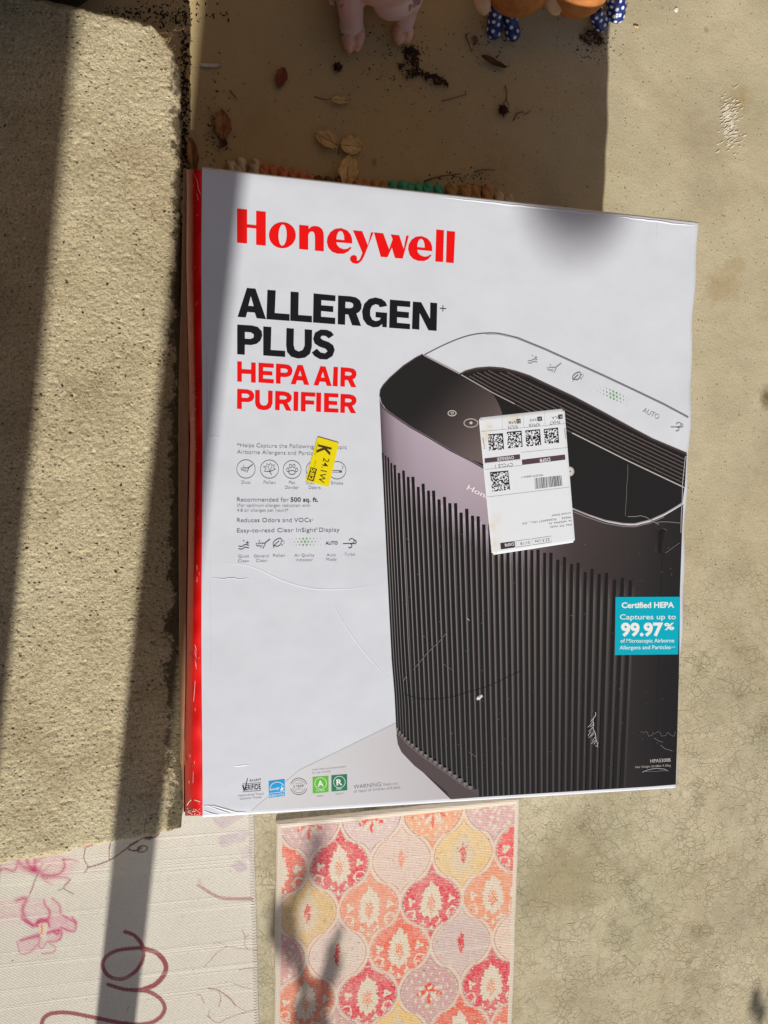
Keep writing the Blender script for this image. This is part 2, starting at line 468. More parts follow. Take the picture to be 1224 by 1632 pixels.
def build_box():
    NY = 90
    pys_l = np.linspace(270, 1300, NY)
    # white front sheet, as a ring of edge rounding + a flat middle
    rr = 0.0028
    left = [P(322 + 0.9 * math.sin(y * 0.011), y, ZF) for y in pys_l]
    n = NY
    right = []
    for i in range(n):
        t = i / (n - 1)
        y = 357 + (1253 - 357) * t
        x = 1113 - 35 * t + 1.3 * math.sin(y * 0.021) + 1.0 * math.sin(y * 0.057 + 1)
        right.append(P(x, y, ZF))
    # surface rows: at each station go from left edge to right edge
    us = np.concatenate([[0.0], np.linspace(0.004, 0.99, 40), [0.994, 0.9965, 0.9985, 1.0]])
    V, F = [], []
    rows = []
    # stations incl. rounding on top and bottom ends
    L = TLc.y - BLc.y
    for i in range(n):
        rows.append((i / (n - 1), 0.0))
    ends_t = [(-0.0, 0)]
    st = []
    k = 5
    for a in range(k, 0, -1):          # far end rounding
        ang = a / k * math.pi / 2
        st.append((0.0, -math.sin(ang) * rr, (1 - math.cos(ang)) * rr))
    for i in range(n):
        st.append((i / (n - 1), 0, 0))
    for a in range(1, k + 1):
        ang = a / k * math.pi / 2
        st.append((1.0, math.sin(ang) * rr, (1 - math.cos(ang)) * rr))
    for (t, off, dz) in st:
        fi = t * (n - 1)
        i0 = min(int(fi), n - 2); f = fi - i0
        Lp = left[i0].lerp(left[i0 + 1], f); Rp = right[i0].lerp(right[i0 + 1], f)
        row = []
        for u in us:
            p = Lp.lerp(Rp, u)
            ez = dz
            if u > 0.99:
                a = (u - 0.99) / 0.01 * math.pi / 2
                p = Lp.lerp(Rp, 0.9945 + math.sin(a) * 0.0055)
                ez = dz + (1 - math.cos(a)) * 0.003
            row.append((p.x, p.y - off, ZF - ez))
        rows_i = row
        V += row
    m_ = len(us)
    for j in range(len(st) - 1):
        for i in range(m_ - 1):
            a = j * m_ + i
            F.append((a, a + m_, a + m_ + 1, a + 1))
    o = mobj('front_panel', V, F, M_WHITE, None, True); tobox(o)
    # far, near and right side panels
    def wall(name, top, mat, out=(0, 0)):
        vs = [(p[0], p[1], p[2]) for p in top]
        mid = [(p[0] + out[0], p[1] + out[1], 0.16) for p in top]
        lo = [(p[0], p[1], 0.0015) for p in top]
        nn = len(top)
        fs = [(a, a + 1, nn + a + 1, nn + a) for a in range(nn - 1)] + [(nn + a, nn + a + 1, 2 * nn + a + 1, 2 * nn + a) for a in range(nn - 1)]
        return tobox(mobj(name, vs + mid + lo, fs, mat, None, True))
    wall('end_panel', V[:m_], M_WHITE, (0, 0.002))
    wall('end_panel', V[-m_:], M_WHITE, (0, -0.002))
    wall('side_panel', [V[j * m_ + m_ - 1] for j in range(len(st))], M_WHITE, (0.0, 0))
    # red wrap-around edge: rounded, slightly crushed corner, then the red side going down
    redx = [(270, 297), (300, 297.5), (420, 297), (600, 301), (660, 302), (700, 303), (800, 301), (900, 299.5), (1000, 298), (1100, 297), (1200, 294.5), (1300, 295)]
    V, F = [], []
    prof = 9
    NJ = 150
    for j in range(NJ):
        y = 270 + 1030 * j / (NJ - 1)
        xw = 322 + 0.9 * math.sin(y * 0.011)
        xl_ = interp(redx, y)
        crush = 0.0008 * math.sin(y * 0.05) + 0.0006 * math.sin(y * 0.13 + 2)
        for i in range(prof):
            f = i / (prof - 1)
            z = ZF - 0.002 * f - 0.030 * f ** 3 + (crush * math.sin(f * math.pi) if f < 1 else 0)
            if abs(f - 0.5) < 0.07:
                z += 0.0011
            p = P(xw + (xl_ - xw) * f, y, z)
            V.append((p.x, p.y, z))
        p = P(xl_ + 1.5, y, ZF - 0.06)
        V.append((p.x, p.y, ZF - 0.06))
        p = P(xl_ + 3, y, 0.15)
        V.append((p.x, p.y, 0.10))
    prof += 2
    for j in range(NJ - 1):
        for i in range(prof - 1):
            a = j * prof + i
            F.append((a, a + 1, a + prof + 1, a + prof))
    tobox(mobj('red_edge_panel', V, F, M_RED, None, True))
    for j in (0, NJ - 1):      # close the ends of the wrap
        vs = [V[j * prof + i] for i in range(prof)]
        vs.append((vs[0][0], vs[0][1], 0.10))
        tobox(mobj('red_edge_end', vs, [tuple(range(len(vs)))], M_RED))
    # bare cardboard of the side flap, bulging out under the wrap
    outx = [(266, 292.5), (300, 291.5), (400, 290), (480, 288.5), (560, 286), (640, 284.5), (800, 284.5), (1000, 285.5), (1150, 286.5), (1210, 286.5), (1225, 289), (1260, 290.5), (1296, 295)]
    V, F = [], []
    NJ = 130
    for j in range(NJ):
        y = 268 + 1026 * j / (NJ - 1)
        xo = interp(outx, y)
        xi = interp(redx, y) - (1.0 if y < 650 else 2.2)
        if 630 < y < 668:
            xi += 1.0
        for (x, z) in ((xi + 1.0, 0.262), (xi, 0.270), (xi - 0.6, 0.270), (xo + 2.2, 0.263), (xo + 0.5, 0.258), (xo, 0.250), (xo + 2.0, 0.20)):
            p = P(x, y, z)
            V.append((p.x, p.y, z))
        p = P(xo + 2, y, 0.2)
        V.append((p.x + 0.004, p.y, 0.002))
    prof = 8
    for j in range(NJ - 1):
        for i in range(prof - 1):
            a = j * prof + i
            F.append((a, a + 1, a + prof + 1, a + prof))
    tobox(mobj('cardboard_flap', V, F, M_CARD, None, True))
    # back panel under the carton
    tobox(mobj('back_panel', [(BLc.x, BLc.y, 0.0015), (BRc.x, BRc.y, 0.0015), (TRc.x, TRc.y, 0.0015), (TLc.x, TLc.y, 0.0015)], [(0, 1, 2, 3)], M_CARD))
build_box()

# raised creases in the laminated board: real ridges, lit by the sun
def ridge(V, F, pts, w, h, z0=ZF, closed=False):
    n = len(pts)
    W = [P(x, y, z0) for x, y in pts]
    b = len(V)
    for i, p in enumerate(W):
        d = (W[min(i + 1, n - 1)] - W[max(i - 1, 0)]).normalized()
        s = Vector((-d.y, d.x, 0))
        k = math.sin(math.pi * (i + 0.35) / (n - 0.3)) ** 0.5
        V.append(tuple(p + s * w * 0.5 * k)); V.append((p.x, p.y, z0 + h * k)); V.append(tuple(p - s * w * 0.5 * k))
    for i in range(n - 1):
        a = b + i * 3
        F.append((a, a + 1, a + 4, a + 3)); F.append((a + 1, a + 2, a + 5, a + 4))

def jag(a, b, n, amp, seed):
    r = random.Random(seed)
    return [(a[0] + (b[0] - a[0]) * i / n + r.uniform(-amp, amp), a[1] + (b[1] - a[1]) * i / n + r.uniform(-amp, amp)) for i in range(n + 1)]

def arc_pts(pts, n=10):
    """catmull-rom through pts"""
    out = []
    q = [pts[0]] + list(pts) + [pts[-1]]
    for i in range(1, len(q) - 2):
        p0, p1, p2, p3 = [np.array(q[i + k], float) for k in (-1, 0, 1, 2)]
        for s in range(n):
            t = s / n
            out.append(tuple(0.5 * ((2 * p1) + (-p0 + p2) * t + (2 * p0 - 5 * p1 + 4 * p2 - p3) * t * t + (-p0 + 3 * p1 - 3 * p2 + p3) * t ** 3)))
    out.append(tuple(pts[-1]))
    return out

V, F = [], []
for pts, w, h in (
    (jag((700, 314), (960, 342), 18, 0.4, 1), 0.0022, 0.0006),
    (jag((985, 345), (1108, 360), 10, 0.8, 2), 0.0026, 0.0008),
    ([(322, 1284), (340, 1284), (358, 1289), (376, 1294), (392, 1294)], 0.0024, 0.0006),
    ([(330, 1283), (348, 1290), (366, 1296)], 0.0022, 0.0006),
    ([(326, 1292), (336, 1296), (348, 1298)], 0.0022, 0.0006),
    (jag((331, 696), (352, 696), 4, 0.3, 3), 0.0008, 0.0003),
    (jag((338, 922), (398, 922), 10, 1.2, 4), 0.0009, 0.0005),
    (jag((1045, 384), (1048, 350), 5, 0.6, 5), 0.0008, 0.0004),
    (jag((330, 560), (333, 720), 14, 0.5, 6), 0.0022, 0.0004),
    (jag((335, 880), (336, 1100), 14, 0.6, 7), 0.0016, 0.0003),
    (jag((374, 1221), (398, 1219), 4, 0.3, 8), 0.0016, 0.0003),
    (jag((528, 1219), (556, 1216), 5, 0.3, 9), 0.0016, 0.0003),
    (jag((812, 330), (815, 345), 3, 0.3, 10), 0.0008, 0.0003),
    (arc_pts([(345, 896), (400, 903), (450, 925), (500, 938), (560, 938), (606, 930)]), 0.0018, 0.00018),
    (arc_pts([(520, 925), (535, 970), (560, 1012), (600, 1062), (622, 1084)]), 0.0018, 0.00018),
):
    ridge(V, F, pts, w, h)
stuff(tobox(mobj('board_crease', V, F, M_WHITE, None, False)))

# ------------------------------------------------------------------ printing
class Print:
    def __init__(self, z):
        self.z = z; self.V = []; self.F = []; self.C = []; self.lay = 0
    def up(self):
        self.lay += 1
        return self
    def zz(self):
        return self.z + 0.00003 * self.lay
    def poly(self, pts, col, holes=(), cols=None):
        loops = [[Vector((x, y, 0)) for x, y in pts]] + [[Vector((x, y, 0)) for x, y in h] for h in holes]
        tris = tessellate_polygon(loops)
        b = len(self.V)
        for lp in loops:
            for v in lp:
                self.V.append(tuple(P(v.x, v.y, self.zz())))
                self.C.append(col)
        if cols:
            for i, c in enumerate(cols):
                self.C[b + i] = c
        for t in tris:
            if len(set(t)) == 3:
                self.F.append((b + t[0], b + t[1], b + t[2]))
        return self
    def quads(self, grid, cgrid):
        n, mm = len(grid), len(grid[0])
        b = len(self.V)
        for j in range(n):
            for i in range(mm):
                self.V.append(tuple(P(grid[j][i][0], grid[j][i][1], self.zz())))
                self.C.append(cgrid[j][i])
        for j in range(n - 1):
            for i in range(mm - 1):
                a = b + j * mm + i
                self.F.append((a, a + 1, a + mm + 1, a + mm))
        return self
    def line(self, pts, w, col, closed=False):
        pts = [np.array(p, float) for p in pts]
        if closed:
            pts.append(pts[0])
        n = len(pts); L_, R_ = [], []
        for i in range(n):
            if closed:
                d = pts[(i + 1) % (n - 1)] - pts[(i - 1) % (n - 1)]
            else:
                d = pts[min(i + 1, n - 1)] - pts[max(i - 1, 0)]
            d = d / (np.linalg.norm(d) + 1e-9)
            s = np.array([-d[1], d[0]]) * w / 2
            L_.append(pts[i] + s); R_.append(pts[i] - s)
        self.quads([L_, R_], [[col] * n, [col] * n])
        return self
    def ell(self, cx, cy, rx, ry, col, n=28, rot=0.0):
        c, s = math.cos(rot), math.sin(rot)
        self.poly([(cx + rx * math.cos(a) * c - ry * math.sin(a) * s, cy + rx * math.cos(a) * s + ry * math.sin(a) * c)
                   for a in [2 * math.pi * i / n for i in range(n)]], col)
        return self
    def ring(self, cx, cy, rx, ry, w, col, n=36, rot=0.0, a0=0.0, a1=2 * math.pi):
        c, s = math.cos(rot), math.sin(rot)
        full = abs(a1 - a0 - 2 * math.pi) < 1e-6
        k = n if full else n + 1
        pts = [(cx + rx * math.cos(a) * c - ry * math.sin(a) * s, cy + rx * math.cos(a) * s + ry * math.sin(a) * c)
               for a in [a0 + (a1 - a0) * i / n for i in range(k)]]
        self.line(pts, w, col, closed=full)
        return self
    def text(self, s, p0, p1, cap, col, bold=0.0, slant=0.0):
        cu = bpy.data.curves.new('t', 'FONT')
        cu.body = s
        cu.size = 1.0
        cu.offset = bold if bold else -0.010
        cu.resolution_u = 3
        ob = bpy.data.objects.new('t', cu)
        me = bpy.data.meshes.new_from_object(ob)
        n = len(me.vertices)
        co = np.zeros(n * 3); me.vertices.foreach_get('co', co); co = co.reshape(-1, 3)
        a = np.array(p0, float); b = np.array(p1, float)
        x0, x1 = co[:, 0].min(), co[:, 0].max()
        L = np.linalg.norm(b - a); d = (b - a) / L
        up = np.array([d[1], -d[0]])          # glyph up, in picture axes with y down
        sc = cap / 0.729
        bi = len(self.V)
        for c in co:
            q = a + d * (c[0] - x0) / (x1 - x0) * L + up * c[1] * sc + d * slant * c[1] * sc
            self.V.append(tuple(P(q[0], q[1], self.zz())))
            self.C.append(col)
        for f in me.polygons:
            self.F.append(tuple(bi + v for v in f.vertices))
        bpy.data.objects.remove(ob); bpy.data.meshes.remove(me); bpy.data.curves.remove(cu)
        return self
    def make(self, name, mat=M_PRINT, parent=None):
        o = mobj(name, self.V, self.F, mat, None, False, self.C)
        if parent is None:
            tobox(o)
        else:
            o.parent = parent
        return o

ZP = ZF + 0.0002
RED = A(233, 14, 10)
BLK = A(22, 21, 24)
GREY = A(112, 110, 117)
DGREY = A(80, 78, 86)

def S(pts, ox, oy, sc):
    return [(ox + x / sc, oy + y / sc) for x, y in pts]
def z1(pts): return S(pts, 360, 320, 3.221)
def z2(pts): return S(pts, 360, 540, 5.1)
def ellpts(cx, cy, rx, ry, rot=0, n=40):
    c, s = math.cos(rot), math.sin(rot)
    return [(cx + rx * math.cos(a) * c - ry * math.sin(a) * s, cy + rx * math.cos(a) * s + ry * math.sin(a) * c) for a in [2 * math.pi * i / n for i in range(n)]]
def smooth(pts, n=5):
    q = list(pts) + [pts[0]]
    q = [pts[-1]] + q + [pts[1]]
    out = []
    for i in range(1, len(q) - 2):
        p0, p1, p2, p3 = [np.array(q[i + k], float) for k in (-1, 0, 1, 2)]
        for s_ in range(n):
            t = s_ / n
            out.append(tuple(0.5 * ((2 * p1) + (-p0 + p2) * t + (2 * p0 - 5 * p1 + 4 * p2 - p3) * t * t + (-p0 + 3 * p1 - 3 * p2 + p3) * t ** 3)))
    return out

# brand lettering
pr = Print(ZP)
pr.poly(z1([(57, 40), (109, 45), (109, 121), (155, 126), (155, 52), (205, 57), (205, 231), (155, 226), (155, 143), (109, 138), (109, 220), (57, 215)]), RED)
pr.poly(z1(ellpts(290, 177, 69, 67, 0.05)), RED, [z1(ellpts(291, 177, 21, 55, 0.03))])
pr.poly(z1([(376, 124), (425, 129), (425, 146), (432, 138), (446, 131), (462, 130), (480, 135), (494, 147), (501, 163), (503, 185), (503, 260), (457, 256), (457, 185), (455, 170), (450, 161), (442, 157), (432, 160), (426, 167), (423, 178), (423, 252), (376, 248)]), RED)
E_out = [(649, 219), (648, 195), (640, 172), (622, 153), (592, 141), (560, 145), (536, 162), (521, 188), (518, 213), (526, 241), (545, 262), (573, 272), (605, 272), (628, 261), (645, 241), (637, 238), (625, 247), (606, 250), (584, 242), (571, 228), (567, 213)]
E_in = [(567, 199), (570, 177), (577, 161), (588, 154), (599, 161), (606, 178), (608, 203)]
pr.poly(z1(E_out), RED, [z1(E_in)])
pr.poly(z1([(652, 152), (700, 157), (729, 230), (745, 163), (758, 163), (710, 283), (698, 306), (686, 318), (670, 324), (650, 319), (638, 306), (637, 293), (646, 282), (660, 279), (671, 286), (674, 296), (671, 306), (680, 309), (688, 300), (701, 268)]), RED)
pr.poly(z1([(760, 163), (808, 168), (838, 250), (856, 199), (846, 173), (890, 178), (913, 248), (926, 179), (939, 181), (908, 297), (868, 294), (860, 268), (852, 240), (830, 290), (795, 288)]), RED)
e2 = [((x - 585) * 0.95 + 999, (y - 207) * 0.97 + 246 + (x - 585) * 0.02) for x, y in E_out]
e2i = [((x - 585) * 0.95 + 999, (y - 207) * 0.97 + 246 + (x - 585) * 0.02) for x, y in E_in]
pr.poly(z1(e2), RED, [z1(e2i)])
pr.poly(z1([(1080, 148), (1120, 152), (1115, 315), (1075, 312)]), RED)
pr.poly(z1([(1134, 155), (1177, 159), (1170, 320), (1130, 317)]), RED)
pr.make('brand_lettering')

# product title
pr = Print(ZP)
for g, hs in (
    ([(108, 448), (152, 452), (206, 608), (158, 603), (148, 574), (110, 571), (102, 599), (60, 596)], [[(128, 490), (143, 542), (115, 540)]]),
    ([(213, 458), (256, 461), (251, 577), (327, 583), (327, 617), (208, 608)], []),
    ([(332, 467), (374, 470), (372, 587), (442, 592), (442, 625), (330, 616)], []),
    ([(450, 476), (563, 487), (562, 516), (490, 510), (490, 537), (552, 542), (551, 572), (489, 566), (489, 596), (562, 602), (561, 634), (447, 625)], []),
    ([(576, 487), (640, 491), (668, 497), (688, 512), (697, 534), (695, 556), (685, 570), (670, 579), (694, 643), (648, 639), (628, 584), (613, 583), (612, 637), (574, 634)], [[(614, 519), (636, 520), (650, 526), (655, 537), (650, 549), (636, 553), (613, 551)]]),
    ([(828, 540), (820, 521), (800, 505), (768, 497), (735, 505), (710, 530), (699, 568), (704, 608), (724, 636), (756, 650), (785, 647), (802, 633), (803, 648), (826, 650), (828, 576), (769, 571), (768, 598), (796, 601), (788, 614), (770, 619), (752, 612), (741, 590), (741, 560), (750, 540), (768, 531), (783, 535), (790, 547)], []),
    ([(842, 508), (947, 517), (946, 546), (880, 541), (880, 568), (940, 573), (939, 603), (879, 598), (879, 627), (946, 633), (945, 660), (838, 652)], []),
    ([(960, 518), (1003, 522), (1048, 606), (1049, 523), (1085, 526), (1082, 668), (1040, 665), (995, 577), (993, 662), (955, 658)], []),
    ([(1112, 537), (1116, 537), (1116, 551), (1131, 552), (1131, 556), (1116, 555), (1116, 569), (1112, 569), (1112, 555), (1098, 554), (1098, 550), (1112, 551)], []),
):
    pr.poly(z1(g), BLK, [z1(h) for h in hs])
pr.poly([(378, 517.5), (402, 519), (411, 521.5), (417, 528), (418, 535), (415, 543), (409, 548), (400, 550), (390.3, 549.3), (390, 565.5), (378, 564.6)], BLK, [[(390.3, 529), (400, 529.8), (404.5, 533), (404, 538.5), (399, 540.5), (390.3, 540)]])
pr.poly([(419.5, 520.5), (432.5, 521.5), (431.5, 558), (454.5, 559.5), (454.5, 569), (419.5, 566.5)], BLK)
pr.poly([(456.5, 523), (468.5, 524), (468, 550), (470, 557.5), (476, 560.5), (482.5, 558), (485.5, 551), (485.5, 525), (497.5, 526), (497, 553), (494, 564), (486, 570), (475, 571.5), (464, 568.5), (457.5, 561), (456, 550)], BLK)
pr.poly([(532, 534), (524, 539.5), (519, 535.5), (513, 535), (510.5, 538.5), (514, 542), (524, 545.5), (531, 550.5), (533.5, 558), (530, 567.5), (521, 573), (510, 572.5), (501, 567.5), (497, 562), (505, 556), (511, 562), (518, 563.5), (522, 560), (519, 556), (509, 552.5), (501.5, 547.5), (499, 540), (502, 530.5), (511, 525.5), (521, 526), (528, 529)], BLK)
pr.make('title_lettering')
pr = Print(ZP)
for g, hs in (
    ([(92, 184), (130, 187), (130, 247), (205, 252), (205, 193), (243, 196), (243, 358), (204, 355), (204, 287), (130, 283), (130, 350), (92, 347)], []),
    ([(265, 195), (390, 204), (390, 237), (303, 231), (303, 262), (378, 267), (378, 299), (303, 294), (303, 325), (390, 331), (390, 364), (265, 355)], []),
    ([(407, 203), (480, 208), (515, 215), (536, 236), (542, 262), (533, 292), (510, 307), (480, 312), (445, 310), (445, 366), (406, 363)], [[(446, 240), (485, 243), (502, 252), (502, 268), (490, 278), (446, 276)]]),
    ([(583, 213), (625, 216), (677, 376), (635, 373), (624, 340), (578, 337), (567, 371), (527, 368)], [[(603, 258), (617, 305), (588, 303)]]),
    ([(768, 224), (810, 227), (860, 385), (820, 382), (809, 351), (763, 348), (752, 381), (713, 377)], [[(788, 268), (802, 318), (773, 316)]]),
    ([(875, 229), (912, 231), (908, 388), (868, 384)], []),
    ([(933, 232), (1005, 238), (1040, 246), (1060, 268), (1062, 295), (1050, 320), (1030, 330), (1060, 395), (1018, 392), (990, 336), (968, 335), (967, 390), (930, 387)], [[(970, 268), (1005, 271), (1023, 280), (1022, 294), (1008, 302), (969, 300)]]),
    ([(92, 408), (175, 413), (210, 424), (230, 452), (230, 480), (215, 503), (185, 515), (130, 513), (130, 571), (90, 569)], [[(130, 444), (172, 447), (190, 458), (189, 472), (175, 482), (130, 480)]]),
    ([(238, 416), (276, 419), (276, 515), (285, 537), (307, 546), (330, 540), (342, 520), (343, 422), (381, 425), (379, 525), (365, 560), (335, 578), (300, 580), (262, 570), (242, 545), (237, 515)], []),
    ([(401, 425), (475, 430), (512, 440), (534, 465), (536, 490), (522, 512), (500, 522), (533, 586), (490, 583), (462, 530), (438, 529), (437, 582), (399, 579)], [[(439, 461), (475, 464), (495, 474), (494, 487), (478, 496), (438, 494)]]),
    ([(551, 430), (590, 432), (587, 588), (549, 585)], []),
    ([(610, 433), (728, 439), (728, 472), (648, 467), (648, 500), (718, 505), (718, 536), (648, 532), (648, 592), (609, 589)], []),
    ([(735, 438), (775, 440), (773, 595), (733, 592)], []),
    ([(798, 441), (915, 447), (915, 478), (838, 474), (838, 505), (905, 509), (905, 540), (838, 536), (838, 566), (915, 570), (915, 600), (797, 596)], []),
    ([(932, 449), (1005, 453), (1040, 462), (1060, 485), (1062, 510), (1048, 535), (1025, 545), (1058, 606), (1015, 604), (988, 552), (968, 551), (967, 603), (930, 601)], [[(970, 485), (1005, 488), (1022, 497), (1021, 511), (1005, 519), (969, 517)]]),
):
    pr.poly(z2(g), RED, [z2(h) for h in hs])
pr.make('subtitle_lettering')

# small print and pictograms (above the printed floor of the picture)
def ic_clean(pr, cx, cy, s, col, w):
    pr.line([(cx - 10 * s, cy + 0 * s), (cx + 1 * s, cy), (cx + 3 * s, cy + 1 * s), (cx - 1 * s, cy + 9 * s)], w, col)
    pr.line([(cx + 2 * s, cy), (cx + 11 * s, cy - 7 * s)], w * 1.3, col)
    for a in range(4):
        pr.line([(cx - 2 * s - a * 2 * s, cy + 3 * s), (cx - 4 * s - a * 2.2 * s, cy + 8 * s - a * s)], w * 0.6, col)
    for dx, dy in ((-12, 1), (-11, 4), (-7, -4)):
        pr.ell(cx + dx * s, cy + dy * s, 1.0 * s, 1.0 * s, col, 8)
def ic_leaf(pr, cx, cy, s, col, w):
    pr.line(arc_pts([(cx - 7 * s, cy + 8 * s), (cx - 8 * s, cy), (cx - 3 * s, cy - 6 * s), (cx + 5 * s, cy - 8 * s), (cx + 5 * s, cy), (cx, cy + 5 * s), (cx - 7 * s, cy + 4 * s)], 5), w, col)
    pr.line([(cx - 7 * s, cy + 4 * s), (cx + 2 * s, cy - 4 * s)], w, col)
    for dx, dy, r in ((8, -4, 1.1), (10, 0, 0.8), (7, 3, 1.2), (11, -3, .6)):
        pr.ell(cx + dx * s, cy + dy * s, r * s, r * s, col, 8)
def ic_quiet(pr, cx, cy, s, col, w):
    for k in (0, 4):
        pr.line(arc_pts([(cx - 8 * s, cy + k * s + 1 * s), (cx - 3 * s, cy + k * s + 1.6 * s), (cx + 2 * s, cy + k * s - 1.2 * s), (cx + 8 * s, cy + k * s)], 5), w, col)
    pr.line([(cx + 3 * s, cy - 4 * s), (cx + 8 * s, cy - 4 * s)], w, col)
    pr.line([(cx + 5.5 * s, cy - 6.5 * s), (cx + 5.5 * s, cy - 1.5 * s)], w, col)
    pr.ell(cx, cy - 7 * s, 1 * s, 1 * s, col, 8)
def ic_turbo(pr, cx, cy, s, col, w):
    pr.line([(cx - 11 * s, cy), (cx + 7 * s, cy)], w, col)
    pr.ring(cx + 3 * s, cy - 4 * s, 4 * s, 4 * s, w, col, 14, 0, -3.0, 1.6)
    pr.ring(cx + 7 * s, cy - 2.5 * s, 3.5 * s, 3 * s, w * 1.3, col, 12, 0, -1.6, 1.5)
    pr.ring(cx, cy + 3.5 * s, 3.5 * s, 3.5 * s, w * 1.3, col, 12, 0, -1.5, 2.2)
GREENS = [A(120, 175, 110), A(140, 190, 130), A(150, 170, 148)]
def ic_dots(pr, cx, cy, s, ang, base):
    c, sn = math.cos(ang), math.sin(ang)
    for r in (-1, 0, 1):
        for i in range(-9, 10):
            if (i + r) % 2:
                continue
            x, y = i * 2.95 * s, r * 5.2 * s
            rad = max(0.45, 2.0 - abs(i) * 0.2 - abs(r) * 0.2) * s
            col = GREENS[0] if abs(i) < 3 else (GREENS[1] if abs(i) < 4 else base)
            pr.ell(cx + x * c - y * sn, cy + x * sn + y * c, rad, rad, col, 10)

pr = Print(ZP + 0.00007)
T = pr.text
T('*Helps Capture the Following Microscopic', (377.7, 712.6), (552.5, 716), 6.6, GREY)
T('Airborne Allergens and Particles', (377.7, 723.3), (509, 726), 6.6, GREY)
for cx, cy, r in ((392, 747.7, 14.7), (429.5, 748, 14.5), (465.6, 748.6, 14.3), (502, 749, 14.2), (537.4, 749.8, 13.9)):
    pr.ring(cx, cy, r, r, 0.9, GREY)
ic_clean(pr, 394, 746, 0.8, DGREY, 1.0)
# pollen leaf
pr.line([(433, 757), (430, 752), (421, 751), (424, 747), (419.5, 744), (425, 743.5), (425, 739), (429, 742), (431, 738), (433, 742), (437.5, 741), (436, 745), (439, 748), (434, 750), (430, 752)], 0.9, DGREY)
pr.line([(430, 752), (427, 743)], 0.7, DGREY); pr.line([(430, 752), (433, 744)], 0.7, DGREY)
# paw
pr.ring(465.4, 753.3, 5.2, 3.2, 0.9, DGREY, 20)
for dx, dy in ((-7, 1.0), (-2.8, -5.0), (2.8, -5.0), (7, 1.2)):
    pr.ring(465.6 + dx, 748 + dy, 1.9, 2.9, 0.8, DGREY, 14)
# cigarette
pr.line([(526, 751.3), (545, 751.8)], 3.2, DGREY); pr.up(); pr.line([(527, 751.3), (540.5, 751.7)], 1.6, A(205, 204, 210)); 
pr.line(arc_pts([(545, 748), (547, 745), (545, 743)], 4), 0.6, GREY)
T('Dust', (384.8, 771.2), (399.5, 771.6), 5.2, GREY)
T('Pollen', (420, 771.2), (439, 771.8), 5.2, GREY)
T('Pet', (460.5, 771.5), (470.3, 771.9), 5.2, GREY); T('Dander', (454.3, 779.3), (476.5, 779.7), 5.2, GREY)
T('Dust/', (487.5, 771.9), (502, 772.2), 5.2, GREY); T('Debris', (492, 779.5), (510.7, 780), 5.2, GREY)
T('Smoke', (527.6, 772.3), (546.8, 772.8), 5.2, GREY)
T('Recommended for', (377.7, 799.6), (460.3, 799.9), 7, DGREY)
T('500 sq. ft.', (463, 799.8), (507, 799.9), 7, DGREY, 0.022)
T('(For optimum allergen reduction with', (377.7, 807.9), (494.4, 808.2), 5.1, GREY)
T('4.8 air changes per hour)*', (377.7, 815.8), (459.4, 815.8), 5.1, GREY)
T('Reduces Odors and VOCs', (377.7, 832.5), (496, 832.3), 7, DGREY)
T('‡', (497, 829.5), (499.6, 829.4), 3.5, GREY)
T('Easy-to-read Clear InSight', (377.7, 849.0), (503.5, 848), 7, DGREY)
T('®', (503.2, 845.0), (506.5, 845), 4, GREY)
T('Display', (508.7, 848), (541.2, 847.6), 7, DGREY)
ic_quiet(pr, 388.5, 869.5, 1.05, DGREY, 1.1)
ic_clean(pr, 420, 866, 0.95, DGREY, 1.1)
ic_leaf(pr, 443, 866, 0.95, DGREY, 1.1)
ic_dots(pr, 486, 864, 0.95, -0.01, A(150, 160, 150))
T('AUTO', (518.8, 868.4), (538.4, 868.0), 5.2, DGREY, 0.02)
ic_turbo(pr, 557.5, 866.5, 0.98, DGREY, 1.1)
for s, a, b, y0, y1 in (('Quiet', 379.7, 397, 889, 888.8), ('Clean', 379, 397, 896.6, 896.4), ('General', 404.5, 429, 888.7, 888.4), ('Clean', 408, 425.8, 896, 895.8),
                        ('Pollen', 435, 454.3, 888, 887.7), ('Air Quality', 469.4, 501, 887.6, 887.2), ('Indicator', 471.8, 498.5, 894.9, 894.6),
                        ('Auto', 520.7, 535, 887, 886.8), ('Mode', 520, 536, 894.2, 894), ('Turbo', 549.3, 565.8, 886.2, 885.9)):
    T(s, (a, y0), (b, y1), 4.9, GREY)
T('WARNING:', (564, 1257.4), (609, 1252.7), 6.7, DGREY)
T('Keep out', (611.5, 1252.4), (634, 1250.2), 4.3, GREY)
T('of reach of children and pets.', (564, 1263.7), (638.8, 1256.5), 5.0, GREY)
T('Initial filters and instructions', (498, 1228.3), (550.8, 1223), 3.1, GREY)
T('for use included.', (498, 1233.4), (527.6, 1230.3), 3.1, GREY)
stuff(pr.make('small_lettering'))

# certification marks at the bottom
pr = Print(ZP + 0.00007)
T = pr.text
T('AHAM', (397.5, 1246.6), (415.8, 1244.8), 4.6, BLK)
pr.line([(386, 1250), (416, 1247.6)], 0.5, BLK)
T('ERIFIDE', (391.5, 1259.6), (415.8, 1257.8), 8.6, BLK, 0.012)
pr.poly([(385.8, 1252), (388.2, 1251.8), (389.6, 1257.5), (394, 1240.8), (395.2, 1240.6), (390.6, 1260.2), (388.3, 1260.6)], BLK)
pr.line([(386.5, 1262.3), (416, 1260.2)], 0.5, BLK)
T('Independently Tested.', (379.6, 1269.8), (421, 1266.4), 3.4, GREY)
T('Consumer Trusted.', (382.4, 1274.8), (417.3, 1271.8), 3.4, DGREY)
pr.poly([(428, 1245.3), (453.8, 1242), (454, 1268.3), (428.5, 1271.7)], A(0, 152, 214)); pr.up()
WHT = A(232, 236, 242)
